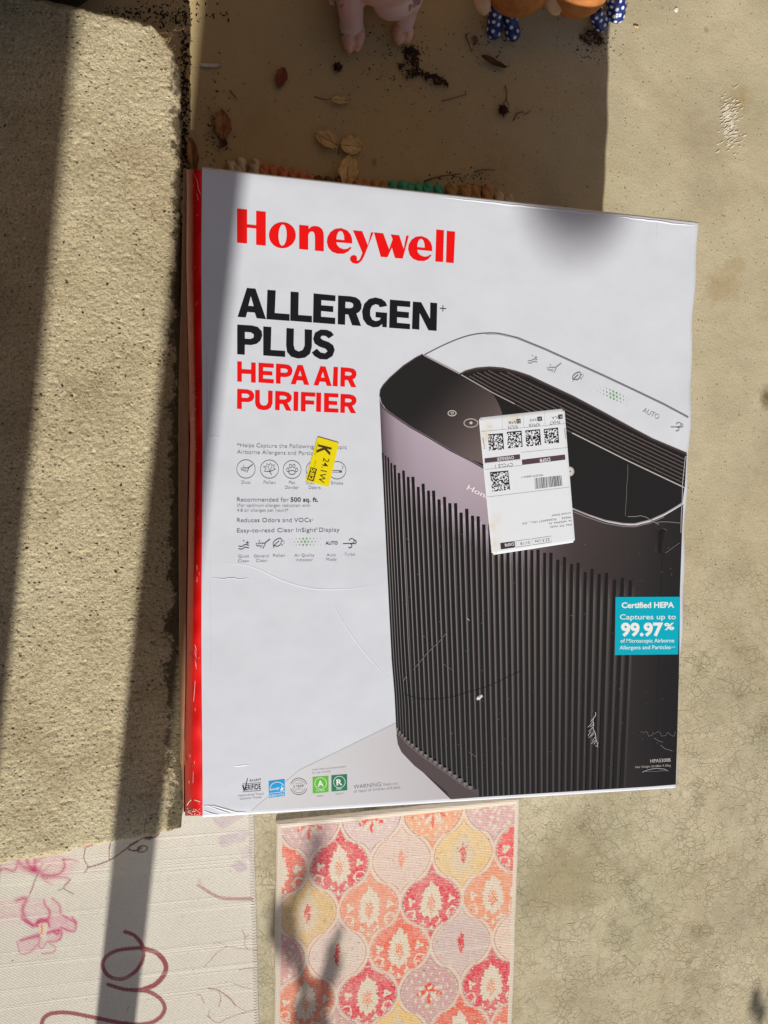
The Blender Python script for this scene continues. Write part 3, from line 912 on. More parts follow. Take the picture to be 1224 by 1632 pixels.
pr.line(arc_pts([(430, 1258), (433, 1250.5), (440, 1246.7), (447, 1247.5), (452.5, 1252)], 6), 0.9, WHT)
T('energy', (430, 1260.5), (445.5, 1257), 4.2, WHT, 0.01, 0.35)
pr.poly([(446, 1257.5), (448.3, 1256.8), (448.8, 1250), (450.2, 1255.7), (453.4, 1255), (451, 1257.5), (452.5, 1261.5), (449.6, 1259.3), (446.5, 1262), (447.5, 1258.7)], WHT)
pr.line([(429, 1264.4), (453.8, 1261.6)], 0.7, WHT)
T('ENERGY STAR', (429.5, 1270.2), (453, 1267.2), 3.4, WHT, 0.01)
pr.ring(476.2, 1253.4, 13.2, 13.2, 0.9, DGREY, 20, 0, math.pi * 1.08, math.pi * 1.92)
pr.ring(476.2, 1253.4, 13.2, 13.2, 0.9, DGREY, 20, 0, math.pi * 0.08, math.pi * 0.92)
pr.ring(476.2, 1253.4, 10.2, 10.2, 0.6, GREY, 20, 0, math.pi * 1.1, math.pi * 1.9)
pr.ring(476.2, 1253.4, 10.2, 10.2, 0.6, GREY, 20, 0, math.pi * 0.1, math.pi * 0.9)
T('LIMITED', (471, 1250), (481.5, 1249), 2.0, GREY)
T('5 YEAR', (467.8, 1255.8), (484.6, 1253.7), 3.8, DGREY, 0.008)
T('WARRANTY', (470, 1259.3), (482.5, 1258), 2.0, GREY)
pr.poly([(498, 1238.3), (523.7, 1236.5), (523.7, 1262.4), (498.4, 1264.6)], A(92, 182, 44))
pr.poly([(528, 1235.7), (553.2, 1233.7), (553.5, 1259.5), (528.3, 1261.6)], A(28, 118, 84)); pr.up()
pr.ring(511, 1248.6, 9.2, 9.2, 0.8, WHT); pr.ring(540.9, 1246.4, 9.2, 9.2, 0.8, WHT)
T('A', (506.3, 1253.6), (515.9, 1252.9), 9.6, WHT, 0.03)
T('R', (536.5, 1251.5), (545.8, 1250.8), 9.6, WHT, 0.03)
T('Pre-Filter', (504, 1261.3), (518, 1260.3), 2.4, WHT, 0.01); T('Filter', (536.5, 1258.6), (545, 1258), 2.6, WHT, 0.01)
T('Uses 1', (505, 1270), (517, 1269), 3.0, GREY); T('Uses 3', (535, 1266.6), (547, 1265.6), 3.0, GREY)
pr.make('certification_print')

# ---- big printed picture of the appliance
pr = Print(ZP)
def yb(x):      # bottom edge of the front sheet
    return 1299.2 - (x - 322) * 0.0622 - 0.6
def xr(y):      # right limit of the dark picture
    return float(np.interp(y, [640, 700, 780, 850, 950, 1060, 1250], [1098, 1095, 1090, 1087, 1083.5, 1082.5, 1077.2]))
# printed floor behind the appliance
pr.quads([[(476, 1228), (560, 1187), (650, 1143)], [(400, yb(400) - 1), (600, yb(600) - 1), (735, yb(735) - 1)]],
         [[A(205, 205, 210), A(197, 196, 201), A(190, 186, 192)], [A(205, 205, 210), A(194, 192, 198), A(180, 174, 180)]])
pr.up()
# body silhouette: pale mauve band falling off to dark brown on the right
rim = [(604.7, 632), (606.6, 644.6), (612, 652.5), (621, 659.8), (637, 671), (653, 681.8), (685, 699.8), (716.8, 719), (748.7, 734.9), (768.9, 746.6), (800, 762), (840, 782), (880, 801), (914, 814), (936.4, 823), (964.6, 832.5), (992.8, 837.5), (1011.6, 838), (1036, 832), (1058.6, 822), (1077.4, 811), (1088, 804)]
def rimy(x):
    return float(np.interp(x, [p[0] for p in rim], [p[1] for p in rim]))
lefts = [(632, 604.7), (719, 608.5), (880, 616), (1052, 624.5), (1125, 630.6), (1169, 632)]
def leftx(y):
    return float(np.interp(y, [a for a, b in lefts], [b for a, b in lefts]))
base_out = [(632, 1172), (634, 1186), (640, 1199), (661, 1221), (686, 1240), (711.5, 1261), (718, 1274)]
base_in = [(632, 1166), (649, 1186), (673.5, 1206), (698, 1223), (722.5, 1240), (745, 1257), (765, 1270)]
def base_y(x, tab):
    return float(np.interp(x, [a for a, b in tab], [b for a, b in tab]))
BC = [(604, (70, 56, 62)), (608, (104, 90, 98)), (614, (128, 112, 122)), (628, (158, 143, 156)), (660, (172, 158, 172)), (720, (180, 166, 179)), (780, (176, 160, 172)), (830, (140, 124, 132)), (870, (90, 78, 80)), (910, (70, 61, 61)), (960, (62, 54, 53)), (1020, (52, 46, 45)), (1060, (42, 38, 37)), (1092, (38, 35, 34))]
def bcol(x, k=1.0):
    return A(*[float(np.interp(x, [a for a, b in BC], [b[i] for a, b in BC])) for i in range(3)], k=k)
xs = list(np.concatenate([np.linspace(604.8, 640, 14), np.linspace(645, 1088, 60)]))
grid, cg = [], []
for t in np.linspace(0, 1, 14):
    row, cr_ = [], []
    for x in xs:
        y0 = rimy(x)
        y1 = yb(x) - 0.5
        y = y0 + (y1 - y0) * t
        lx = leftx(min(y, 1169)) if y < 1172 else float(np.interp(y, [1172, 1186, 1199, 1221, 1240, 1261, 1274], [632, 634, 640, 661, 686, 711.5, 718]))
        rx = xr(y)
        s = (x - 604.8) / (1088 - 604.8)
        xx = lx + (rx - lx) * s
        y = min(y, yb(xx) - 0.5)
        row.append((xx, y)); cr_.append(bcol(x, 1.0 - 0.45 * t ** 0.7 if x > 800 else 1.0 - 0.8 * min(1, t * 1.6)))
    grid.append(row); cg.append(cr_)
pr.quads(grid, cg)
pr.up()
# base band
pr.poly(base_out + [(765, yb(765) - 0.5), (765, 1268)][:1] + list(reversed(base_in[:-1])), A(78, 68, 68))
pr.up(); pr.line(base_in[:-1], 1.0, A(120, 110, 108))
# rib slots: (x at top, y at top)
slots = [(609.8, 722), (614.4, 726), (618.6, 729), (623.4, 738), (628.9, 741), (635.7, 754), (642.9, 750), (650.3, 760), (658, 760), (666.5, 776), (674.3, 771), (682.8, 782), (690.9, 782), (699.6, 796), (708.3, 792), (716.8, 802), (726, 802), (734.7, 817), (743.8, 811), (753, 822), (762, 823), (771, 836), (780.5, 836), (790, 842), (799.5, 850), (809, 854), (819, 858), (828, 862), (838, 868), (847.5, 877), (857.5, 876), (868, 881), (878, 881), (889, 892), (899.7, 888), (910.8, 899), (921.3, 897), (932.7, 912), (943.5, 907), (955, 915), (966.6, 913), (979.5, 924), (991.9, 921), (1004.7, 925)]
def ribx(xt, yt, y):
    sh = 27 - (xt - 612) * (41 / 393.0)
    if xt < 640:
        return xt + (leftx(min(y, 1169)) - leftx(yt)) * (1 - (xt - 608) / 32 * 0.10) + (y - 1169) * 0.06 * (y > 1169)
    return xt + sh * (y - yt) / (1250 - yt)
pr.up()
for k, (x0, y0) in enumerate(slots):
    pitch = (slots[k + 1][0] - x0) if k + 1 < len(slots) else 12.5
    half = pitch * (0.30 if x0 < 780 else 0.27)
    f = (x0 - 605) / 400.0
    rows, cols_ = [], []
    ye = 1260.0
    # find lower end on the base line
    for it in range(4):
        xe = ribx(x0, y0, ye)
        ye = (base_y(xe, base_in) - 7 if xe < 765 else yb(xe) - 1.0)
    for q in range(9):
        t = q / 8
        y = y0 + (ye - y0) * t
        x = ribx(x0, y0, y)
        litc = np.array([186, 178, 178]) * (1 - f) ** 1.0 + np.array([88, 80, 76]) * f
        litc = litc * (1 - 0.38 * t)
        midc = litc * (0.42 + 0.33 * f)
        dk = np.array([20, 17, 17]) * (1.0) + np.array([8, 7, 6]) * f
        pts = [x - half, x - half * 0.55, x + half * 0.75, x + half, x + half * 1.25, x + pitch - half * 1.5, x + pitch - half * 1.12]
        cc = [midc * 0.7 + dk * 0.3, dk, dk, midc, litc, midc, dk * 0.4 + midc * 0.6]
        if q == 0:
            rows.append([(p, y) for p in pts])
        rows.append([(p, y + (0.01 if q == 0 else 0)) for p in pts])
        if q == 0:
            cols_.append([A(*c) for c in cc])
        cols_.append([A(*c) for c in cc])
    # the lit part between two slots only starts once the slot begins: keep the top row dark only in the slot
    pr.quads([[r[0], r[1], r[2], r[3]] for r in rows[1:]], [[c[0], c[1], c[2], c[3]] for c in cols_[1:]])
    y2 = y0 + 8
    pr.quads([[(r[i][0], max(r[i][1], y2)) for i in (3, 4, 5, 6)] for r in rows[1:]],
             [[bcol(r[3][0]) if j == 0 else c[i] for i in (3, 4, 5, 6)] for j, (r, c) in enumerate(zip(rows[1:], cols_[1:]))])
    if ribx(x0, y0, ye) < 757:
        xx = ribx(x0, y0, ye)
        pr.poly([(xx - 0.4, ye - 4), (xx + half * 1.1, ye - 1), (xx + half * 1.5, ye + 3.0), (xx, ye + 6.5), (xx - half * 1.1, ye + 2)], A(118, 110, 110))
pr.up()
# right flat panel and its seam
pr.line([(1056, 880), (1053, 950)], 1.0, A(30, 26, 26)); pr.line([(1050, 1044), (1044, 1205)], 1.0, A(30, 26, 26))
pr.quads([[(1045, 848), (1054, 845), (1060.5, 842)], [(1044, 880), (1051, 882), (1058, 880)]], [[A(46, 40, 40), A(20, 17, 17), A(34, 30, 30)], [A(60, 52, 52), A(22, 19, 19), A(46, 41, 41)]])
# deck, control panel and vent
deck = [(604.9, 630), (606.5, 622), (610.6, 615.6), (621, 604), (642.5, 585), (663.7, 571), (674, 566), (733, 596.5), (784.6, 626), (860, 664), (912, 690), (1000, 734), (1091, 777), (1087.7, 803)] + [(x, y - 4) for x, y in reversed(rim[3:-1])] + [(614, 650), (608, 642)]
pr.poly(deck, A(33, 30, 29))
pr.up()
pan = [(606.5, 630), (607.5, 623), (612, 616), (622, 605), (643, 586.5), (664, 572.5), (674, 568), (700, 581), (733, 598), (784.6, 626.5), (793, 640), (799, 654), (803, 670), (803, 752), (768, 742), (748, 731), (716, 715), (685, 696), (653, 678), (622, 656), (612, 646)]
def pcol(x, y):
    f = np.clip(((x - 690) * 0.6 + (y - 630) * 0.55) / 95.0, 0, 1)
    return A(*(np.array([34, 31, 30]) * (1 - f) + np.array([104, 90, 88]) * f))
# as a fan of rows so that the gradient is smooth
gl, gr = [], []
for t in np.linspace(0, 1, 24):
    # left boundary runs from (674,568) down the left outline to (622,656) then along the rim to (803,752)
    Lb = [(674, 568), (643, 586.5), (622, 605), (612, 616), (607.5, 625), (608.5, 638), (622, 656), (653, 678), (685, 696), (716, 715), (748, 731), (803, 753)]
    Rb = [(674, 568), (700, 581), (733, 598), (760, 613), (784.6, 626.5), (793, 640), (799, 654), (803, 670), (803, 690), (803, 710), (803, 730), (803, 753)]
    s = t * (len(Lb) - 1); i = min(int(s), len(Lb) - 2); f = s - i
    gl.append((Lb[i][0] * (1 - f) + Lb[i + 1][0] * f, Lb[i][1] * (1 - f) + Lb[i + 1][1] * f))
    gr.append((Rb[i][0] * (1 - f) + Rb[i + 1][0] * f, Rb[i][1] * (1 - f) + Rb[i + 1][1] * f))
g2, c2 = [], []
for a, b in zip(gl, gr):
    g2.append([(a[0] + (b[0] - a[0]) * q / 11, a[1] + (b[1] - a[1]) * q / 11) for q in range(12)])
    c2.append([pcol(*p) for p in g2[-1]])
pr.quads(g2, c2)
pr.up()
pr.ring(720.5, 658.6, 6.4, 4.2, 1.3, A(196, 188, 186)); pr.ring(720.8, 658.4, 2.2, 1.5, 1.0, A(196, 188, 186), 16)
pr.ring(750.5, 674.2, 11, 6.6, 1.2, A(188, 178, 176)); pr.ell(750.7, 674, 2.6, 2.4, A(196, 188, 186), 7)
pr.ring(908, 751.5, 6.5, 7, 1.2, A(190, 186, 184)); pr.ell(908, 751.5, 6.3, 6.6, A(196, 193, 190)); pr.up(); pr.ell(909, 751.5, 1.2, 1.2, A(90, 80, 80), 8)
# vent
vt = [(733, 597), (742, 592), (759, 587.5), (780.6, 585.8), (801.8, 587.5), (823, 592.6), (844, 599.7), (867, 610.6), (914.8, 633), (962, 658), (1009.6, 684), (1040, 700), (1094.5, 723)]
vb = [(733, 597), (784.6, 626), (860, 664), (912, 690), (1000, 734), (1091, 777)]
pr.poly(vt + [(1091.5, 777)] + list(reversed(vb[1:-1])), A(31, 27, 26))
pr.up()
pr.line(vt, 2.0, A(78, 66, 64))
pr.line([(x + 0.5, y + 3) for x, y in vt[1:]], 1.2, A(58, 49, 48))
def vby(x): return float(np.interp(x, [a for a, b in vb], [b for a, b in vb]))
def vty(x): return float(np.interp(x, [a for a, b in vt], [b for a, b in vt]))
for k in range(1, 8):
    off = k * 6.4
    pts = [(x, vby(x) - off) for x in np.linspace(736, 1092, 60) if vby(x) - off > vty(x) + 4]
    if len(pts) > 2:
        pr.line(pts, 1.5, A(96, 86, 84))
        for x, y in pts[k % 4::6]:
            pr.ell(x + 1, y - 1.2, 0.5, 0.5, A(120, 112, 110), 6)
pr.line([(676, 566.5), (700, 579), (733, 596), (784.6, 625.5), (820, 643.5)], 1.6, A(168, 156, 158))
pr.line([(820, 643.5), (860, 664), (912, 690)], 1.1, A(105, 98, 97))
pr.line([(912, 690), (1000, 734), (1090.5, 777)], 1.8, A(176, 174, 168))
# rims
pr.line([(x, y - 3.2) for x, y in rim[13:]], 1.7, A(150, 136, 140)); pr.line([(x, y + 1.5) for x, y in rim[13:-2]], 1.4, A(132, 118, 122))
pr.line([(x, y - 2.4) for x, y in rim[1:13]], 1.0, A(120, 106, 112)); pr.line([(x, y - 0.8) for x, y in rim[1:13]], 1.3, A(64, 54, 58))
pr.line([(605, 632), (606.2, 622), (610.6, 614.6), (621, 603), (642.5, 584), (663.7, 570), (674, 565)], 1.3, A(70, 60, 64))
# white top outline
tl = [(676.5, 565.7), (706, 550.8), (731.7, 540), (753, 533.8), (774, 531.3), (795, 531.7), (823, 538), (867.4, 556), (914.8, 577.4), (962, 598.7), (1009.6, 621), (1057, 643.7), (1097, 665)]
pr.line(arc_pts(tl[:7], 4), 1.2, A(104, 100, 108)); pr.line(tl[6:], 2.0, A(120, 118, 126)); pr.line([(x + 0.3, y + 2) for x, y in tl[4:]], 0.6, A(170, 168, 176))
# symbols on the white top
GL = A(158, 156, 162)
ic_quiet(pr, 849, 574, 0.95, GL, 1.0); ic_clean(pr, 884, 586, 0.95, GL, 1.1); ic_leaf(pr, 920, 601, 0.9, A(120, 116, 122), 1.2)
ic_dots(pr, 978, 630.5, 1.0, 0.44, A(150, 152, 150))
pr.text('AUTO', (1023.8, 657.0), (1048.8, 669.2), 8.6, GL)
ic_turbo(pr, 1079, 681, 0.9, GL, 1.3)
pr.text('Honeywell', (743.4, 779.3), (814, 813), 8.4, A(228, 218, 226), 0.02)
pr.text('HPA5300B', (1036.7, 1215.6), (1069, 1213.6), 5.6, A(172, 168, 164), 0.015)
pr.text('Net Weight 20.48lbs 9.30kg', (1012.7, 1224.2), (1069, 1221.2), 3.3, A(158, 154, 150), 0.01)
pr.make('appliance_print')

# teal badge
pr = Print(ZP + 0.0005)
pr.poly([(981, 951.4), (1083, 951), (1080.7, 1043), (980, 1044)], A(0, 166, 190)); pr.up()
WB = A(238, 240, 246)
pr.text('Certified HEPA', (990.7, 968.8), (1074.4, 968.2), 9, WB, 0.03)
pr.text('Captures up to', (988, 987.2), (1077, 986.8), 8.5, WB, 0.004)
pr.text('99.97', (989.8, 1013), (1057, 1012.6), 20.6, WB, 0.04)
pr.text('%', (1058.8, 1003.6), (1074.6, 1003.4), 11, WB, 0.03)
pr.text('of Microscopic Airborne', (989, 1024.2), (1074.5, 1023.6), 6.2, WB, 0.006)
pr.text('Allergens and Particles', (987.5, 1035), (1069, 1034.2), 6.2, WB, 0.006)
pr.text('***', (1070, 1034), (1076.5, 1034), 4, WB)
pr.make('hepa_badge')

# scuffs torn into the printed face, pale paper showing
pr = Print(ZP + 0.0006)
SC = A(205, 200, 196); SD = A(120, 114, 110)
def zig(pr, pts, w, col): pr.line(pts, w, col)
zz = lambda pts: S(pts, 900, 1080, 5.83)
zig(pr, zz([(287, 322), (288, 350), (268, 375), (262, 405), (270, 430), (262, 470), (285, 520), (290, 570), (300, 600), (305, 645), (285, 632)]), 0.8, SC)
for a, b in (((262, 380), (240, 410)), ((262, 408), (215, 462)), ((268, 430), (238, 455)), ((262, 460), (222, 500)), ((240, 500), (218, 540)), ((270, 500), (240, 540)), ((275, 520), (222, 556)), ((285, 550), (255, 590)), ((292, 575), (245, 612)), ((290, 590), (270, 620)), ((300, 600), (315, 605))):
    zig(pr, zz([a, ((a[0] + b[0]) / 2 - 4, (a[1] + b[1]) / 2 + 6), b]), 0.6, SC)
r = random.Random(4)
pts = [(705 + i * 13, 520 + r.uniform(-25, 30)) for i in range(26)]
zig(pr, zz(pts), 0.55, SD)
zig(pr, zz([(830, 560), (870, 585), (910, 600)]), 0.8, SD); zig(pr, zz([(890, 625), (930, 660), (1000, 680)]), 0.8, SD)
zig(pr, zz([(720, 878), (780, 855), (850, 842), (930, 850), (960, 868)]), 1.1, A(150, 150, 154)); zig(pr, zz([(740, 872), (850, 870), (950, 862)]), 0.7, SD)
z5 = lambda pts: S(pts, 880, 680, 5.32)
zig(pr, z5([(640, 320), (642, 400), (632, 500), (630, 600), (622, 700), (620, 760)]), 0.6, SD)
zig(pr, z5([(640, 762), (700, 762), (750, 755), (800, 768), (830, 790), (870, 812), (905, 830)]), 0.8, A(150, 146, 144))
zig(pr, z5([(880, 812), (930, 806), (1000, 808), (1095, 818)]), 0.7, A(150, 146, 144))
zig(pr, z5([(960, 1072), (1010, 1035), (1080, 985)]), 0.7, SD)
zig(pr, z5([(940, 860), (975, 878)]), 0.6, SD)
zig(pr, z5([(1130, 250), (1112, 420), (1106, 480), (1102, 640), (1094, 760), (1092, 900)]), 0.7, SC)
z6 = lambda pts: S(pts, 600, 880, 4.08)
zig(pr, z6([(240, 765), (330, 655), (400, 590), (455, 525)]), 0.8, A(120, 112, 110)); zig(pr, z6([(175, 838), (195, 805)]), 0.7, A(140, 134, 130))
zig(pr, z6([(650, 955), (660, 940), (685, 928), (692, 938), (670, 962)]), 1.0, SC); pr.poly(z6([(652, 962), (655, 948), (672, 942), (686, 928), (692, 940), (676, 958)]), A(224, 222, 220))
zig(pr, z6([(425, 720), (460, 745), (500, 768)]), 0.5, SD); zig(pr, z6([(590, 430), (604, 445)]), 0.8, SC); zig(pr, z6([(600, 1298), (640, 1325)]), 0.7, SD)
for i in range(120):      # tiny flecks of worn ink
    x = r.uniform(640, 1075); y = r.uniform(850, 1235)
    if y > rimy(min(x, 1088)) + 30:
        L = r.uniform(0.5, 2.6); a = r.uniform(0, 3.1)
        pr.line([(x, y), (x + L * math.cos(a), y + L * math.sin(a))], r.uniform(0.4, 0.8), A(*[r.uniform(80, 130)] * 3))
# dark line painted for the shade in the ring dent
zig(pr, arc_pts(z6([(180, 925), (260, 950), (360, 958), (480, 945), (620, 905), (740, 868), (880, 800), (940, 775)]), 6), 0.6, A(26, 23, 22))
stuff(pr.make('scuff_and_dent_mark'))
pr = Print(ZF)
pr.V, pr.F, pr.C = [], [], []
# worn pale creases on the red wrap: thin raised flecks following its rounded surface
def red_z(x, y):
    redx = [(270, 297), (300, 297.5), (420, 297), (600, 301), (660, 302), (700, 303), (800, 301), (900, 299.5), (1000, 298), (1100, 297), (1200, 294.5), (1300, 295)]
    xl_ = interp(redx, y); xw = 322 + 0.9 * math.sin(y * 0.011)
    f = np.clip((x - xw) / (xl_ - xw), 0, 1)
    z = ZF - 0.002 * f - 0.030 * f ** 3 + (0.0008 * math.sin(y * 0.05) + 0.0006 * math.sin(y * 0.13 + 2)) * math.sin(f * math.pi)
    return z + 0.0012 * max(0, 1 - abs(f - 0.5) / 0.12) + 0.0005
Vr, Fr = [], []
def fleck(pts, w):
    b = len(Vr)
    for i, (x, y) in enumerate(pts):
        z = red_z(x, y)
        d = np.array(pts[min(i + 1, len(pts) - 1)]) - np.array(pts[max(i - 1, 0)])
        d = d / (np.linalg.norm(d) + 1e-6)
        for s in (-.5, .5):
            q = P(x - d[1] * w * s, y + d[0] * w * s, z)
            Vr.append(tuple(q))
    for i in range(len(pts) - 1):
        Fr.append((b + 2 * i, b + 2 * i + 1, b + 2 * i + 3, b + 2 * i + 2))
r = random.Random(9)
q8 = lambda pts, oy: S(pts, 240, oy, 8.157)
for pts in ([(545, 330), (570, 400), (605, 480), (625, 590), (650, 650)], [(600, 640), (612, 690), (620, 730)]):
    fleck(q8(pts, 230), 0.5)
for i in range(14):
    y = 605 + i * 8.2 + r.uniform(-2, 2); x = 303 + r.uniform(0, 4)
    fleck([(x, y), (x + r.uniform(2, 7), y + r.uniform(-5, 4)), (x + r.uniform(6, 11), y + r.uniform(-3, 8))], 0.35)
fleck([(314, 900), (314.2, 928)], 0.5); fleck([(304, 929), (312, 926)], 0.5)
for i in range(9):
    y = 1018 + i * 4; fleck([(300 + r.uniform(0, 4), y), (309 + r.uniform(0, 3), y + r.uniform(6, 14)), (313, y + 16)], 0.4)
fleck([(311, 1085), (310, 1100), (308.5, 1118)], 0.45)
fleck([(296, 1205), (299, 1212)], 1.0); fleck([(299, 1215), (306, 1219), (308.5, 1225)], 1.2); fleck([(308, 1230), (307.5, 1248)], 0.4)
fleck([(302, 1273), (310, 1275), (319, 1278)], 1.3); fleck([(298, 1284), (301, 1278), (305, 1275)], 0.8)
for i in range(46):
    x = r.uniform(296.5, 318); y = r.uniform(1289, 1299); fleck([(x, y), (x + r.uniform(0.4, 2.4), y + r.uniform(-1.2, 1.2))], r.uniform(0.5, 1.3))
for i in range(30):
    y = r.uniform(280, 1280); x = r.uniform(300, 318); fleck([(x, y), (x + r.uniform(-1, 1), y + r.uniform(1, 5))], 0.3)
stuff(tobox(mobj('worn_fleck', Vr, Fr, M_EDGEW)))

# yellow date sticker
pr = Print(ZP + 0.0006)
def rquad(q, rad=3.0, n=4):
    out = []
    q = [np.array(p, float) for p in q]
    for i in range(4):
        p, a, b = q[i], q[i - 1], q[(i + 1) % 4]
        da = (a - p) / np.linalg.norm(a - p); db = (b - p) / np.linalg.norm(b - p)
        s, e = p + da * rad, p + db * rad
        for k in range(n + 1):
            t = k / n
            out.append(tuple((1 - t) ** 2 * s + 2 * t * (1 - t) * p + t * t * e))
    return out
z7 = lambda pts: S(pts, 366, 690, 5.32)
YB = A(70, 52, 20)
pr.poly(rquad(z7([(745, 33), (927, 85), (840, 460), (642, 405)]), 3.0), A(250, 208, 8)); pr.up()
pr.text('K', z7([(757, 97)])[0], z7([(738, 172)])[0], 21.5, YB, 0.04)
pr.text('24.1W', z7([(797, 208)])[0], z7([(750, 415)])[0], 10.5, YB, 0.006)
pr.poly(z7([(688, 290), (742, 305), (712, 412), (655, 396)]), YB)
pr.text('Product of', z7([(740, 80)])[0], z7([(715, 185)])[0], 3.0, YB); pr.text('pack no', z7([(725, 235)])[0], z7([(712, 290)])[0], 3.0, YB)
pr.up(); pr.text('582', z7([(694, 298)])[0], z7([(668, 395)])[0], 7.2, A(250, 208, 8), 0.02)
pr.make('yellow_sticker')

# shipping label, upside down, with tape residue stains
zl = ZP + 0.0009
def build_label():
    TL, TR, BR, BL = [np.array(p) for p in ((763.3, 665.7), (899.9, 651.0), (916.9, 864.2), (784.2, 884.8))]
    n, mm = 70, 48
    u = np.linspace(0, 1, mm); v = np.linspace(0, 1, n)
    U, V_ = np.meshgrid(u, v)
    px = (TL[0] * (1 - U) + TR[0] * U) * (1 - V_) + (BL[0] * (1 - U) + BR[0] * U) * V_
    py = (TL[1] * (1 - U) + TR[1] * U) * (1 - V_) + (BL[1] * (1 - U) + BR[1] * U) * V_
    # round the corners by pulling corner vertices in
    base = np.array(A(216, 220, 226)[:3]); st = np.array(A(205, 190, 140)[:3])
    k = np.zeros_like(px)
    for cx, cy, r_, a in ((772, 695, 9, .8), (780, 682, 6, .6), (821, 667, 9, .7), (812, 672, 5, .5), (783, 838, 8, .55), (788, 868, 9, .6), (793, 826, 9, .3), (786, 880, 6, .6)):
        k = np.maximum(k, a * np.exp(-((px - cx) ** 2 + (py - cy) ** 2) / r_ ** 2))
    k = k * (0.6 + 0.8 * vnoise(px, py, 5, 21, 3))
    k = np.clip(k, 0, 1)[..., None]
    col = base * (1 - k) + st * k
    col = np.concatenate([col, np.ones_like(k)], -1)
    X = np.zeros_like(px); Y = np.zeros_like(px); Z = np.zeros_like(px)
    for j in range(n):
        for i in range(mm):
            dz = 0.0
            if i == 0 or i == mm - 1 or j == 0 or j == n - 1:
                dz = -0.0006
            p = P(px[j, i], py[j, i], zl)
            X[j, i], Y[j, i], Z[j, i] = p.x, p.y, zl + dz
    for (j, i, dj, di) in ((0, 0, 1, 1), (0, mm - 1, 1, -1), (n - 1, 0, -1, 1), (n - 1, mm - 1, -1, -1)):
        X[j, i] = X[j + dj, i + di]; Y[j, i] = Y[j + dj, i + di]
    lab = grid_mesh('shipping_label', X, Y, Z, M_LABEL, None, col.reshape(-1, 4))
    tobox(lab)
    pr = Print(zl + 0.00015)
    a = lambda pts: S(pts, 760, 650, 7.65)
    b = lambda pts: S(pts, 760, 760, 7.65)
    INK = A(44, 40, 46); BAR = A(82, 62, 72); PAP = A(222, 224, 230); LG = A(150, 150, 156)
    T = lambda s, p, q, cap, c=INK, bd=0.0, f=a: pr.text(s, f([p])[0], f([q])[0], cap / 7.65, c, bd)
    for l_ in ([(305, 95), (314, 262)], [(565, 65), (574, 245)], [(822, 40), (832, 215)], [(50, 290), (832, 218), (1085, 192)], [(540, 545), (1105, 485)], [(95, 675), (530, 628), (545, 703), (102, 753), (95, 675)]):
        pr.line(a(l_), 0.35, LG)
    pr.line(b([(118, 248), (1130, 125)]), 0.4, LG)
    T('PHX7', (1012, 150), (888, 164), 46); T('ILA', (984, 102), (912, 110), 34)
    T('KPHX', (762, 182), (628, 196), 46); T('XXX', (728, 130), (640, 140), 32)
    T('KILN', (492, 212), (382, 224), 46); T('SF8', (476, 160), (388, 166), 32)
    for q in ([(990, 85), (1045, 80), (1048, 132), (993, 138)], [(735, 112), (792, 106), (797, 158), (740, 163)], [(482, 140), (532, 134), (536, 187), (486, 192)]):
        pr.poly(a(q), INK)
    pr.poly(a([(93, 618), (525, 567), (528, 622), (97, 670)]), BAR); pr.poly(a([(548, 634), (1075, 570), (1080, 632), (553, 697)]), BAR)
    T('CYCLE 1', (437, 672), (222, 694), 42)
    T('Fastlane', (103, 495), (78, 362), 20, INK, 0.0); T('Fastlane', (1062, 255), (1080, 382), 18)
    T('TBA307918083417', (812, 808), (540, 838), 22)
    rr = random.Random(3)
    TLb, TRb, BRb, BLb = [np.array(p) for p in ((852.2, 762.2), (895.3, 757.8), (897.3, 773.7), (853, 779.6))]
    t = 0.0
    while t < 0.985:
        w = rr.choice((0.012, 0.012, 0.02, 0.03)); t2 = min(t + w, 1)
        pr.poly([tuple(TLb + (TRb - TLb) * t), tuple(TLb + (TRb - TLb) * t2), tuple(BLb + (BRb - BLb) * t2), tuple(BLb + (BRb - BLb) * t)], INK)
        t = t2 + rr.choice((0.012, 0.014, 0.024))
    def matrix(q, n):
        q = [np.array(p, float) for p in q]
        def at(u, v): return tuple((q[0] * (1 - u) + q[1] * u) * (1 - v) + (q[3] * (1 - u) + q[2] * u) * v)
        for j in range(n):
            i = 0
            while i < n:
                on = rr.random() < 0.47 or i == n - 1 or j == 0
                if on:
                    i2 = i + 1
                    pr.poly([at(i / n, j / n), at(i2 / n, j / n), at(i2 / n, (j + 1) / n), at(i / n, (j + 1) / n)], INK)
                i += 1
    matrix(a([(135, 325), (318, 310), (332, 505), (148, 522)]), 15); matrix(a([(365, 295), (545, 280), (558, 475), (378, 495)]), 15)
    matrix(a([(590, 278), (770, 262), (785, 455), (602, 472)]), 15); matrix(a([(815, 262), (990, 240), (1003, 425), (828, 442)]), 15)
    matrix(a([(160, 785), (382, 766), (405, 999), (188, 1022)]), 18)
    B = lambda s, p, q, cap, c=INK, bd=0.0: T(s, p, q, cap, c, bd, b)
    B('United States', (1142, 430), (915, 465), 25)
    B('94523     PLEASANT HILL , CA', (1145, 480), (552, 562), 25)
    # name and street line: kept as illegible print of the same length
    for (p, q, ws) in (((1150, 525), (872, 560), (2, 8, 2)), ((1155, 572), (888, 602), (4, 3, 5))):
        p, q = np.array(p, float), np.array(q, float)
        n_ = sum(ws) + 2; i = 0
        for wl in ws:
            for c_ in range(wl):
                s_ = p + (q - p) * (i + 0.1) / n_; e_ = p + (q - p) * (i + 0.75) / n_
                o_ = np.array([0, 1.0]) * rr.uniform(4, 18)
                pr.line(b([tuple(s_ + o_), tuple(e_ + o_)]), 0.5, INK); pr.line(b([tuple(s_), tuple(s_ + np.array([2, 22]))]), 0.5, INK)
                i += 1
            i += 1
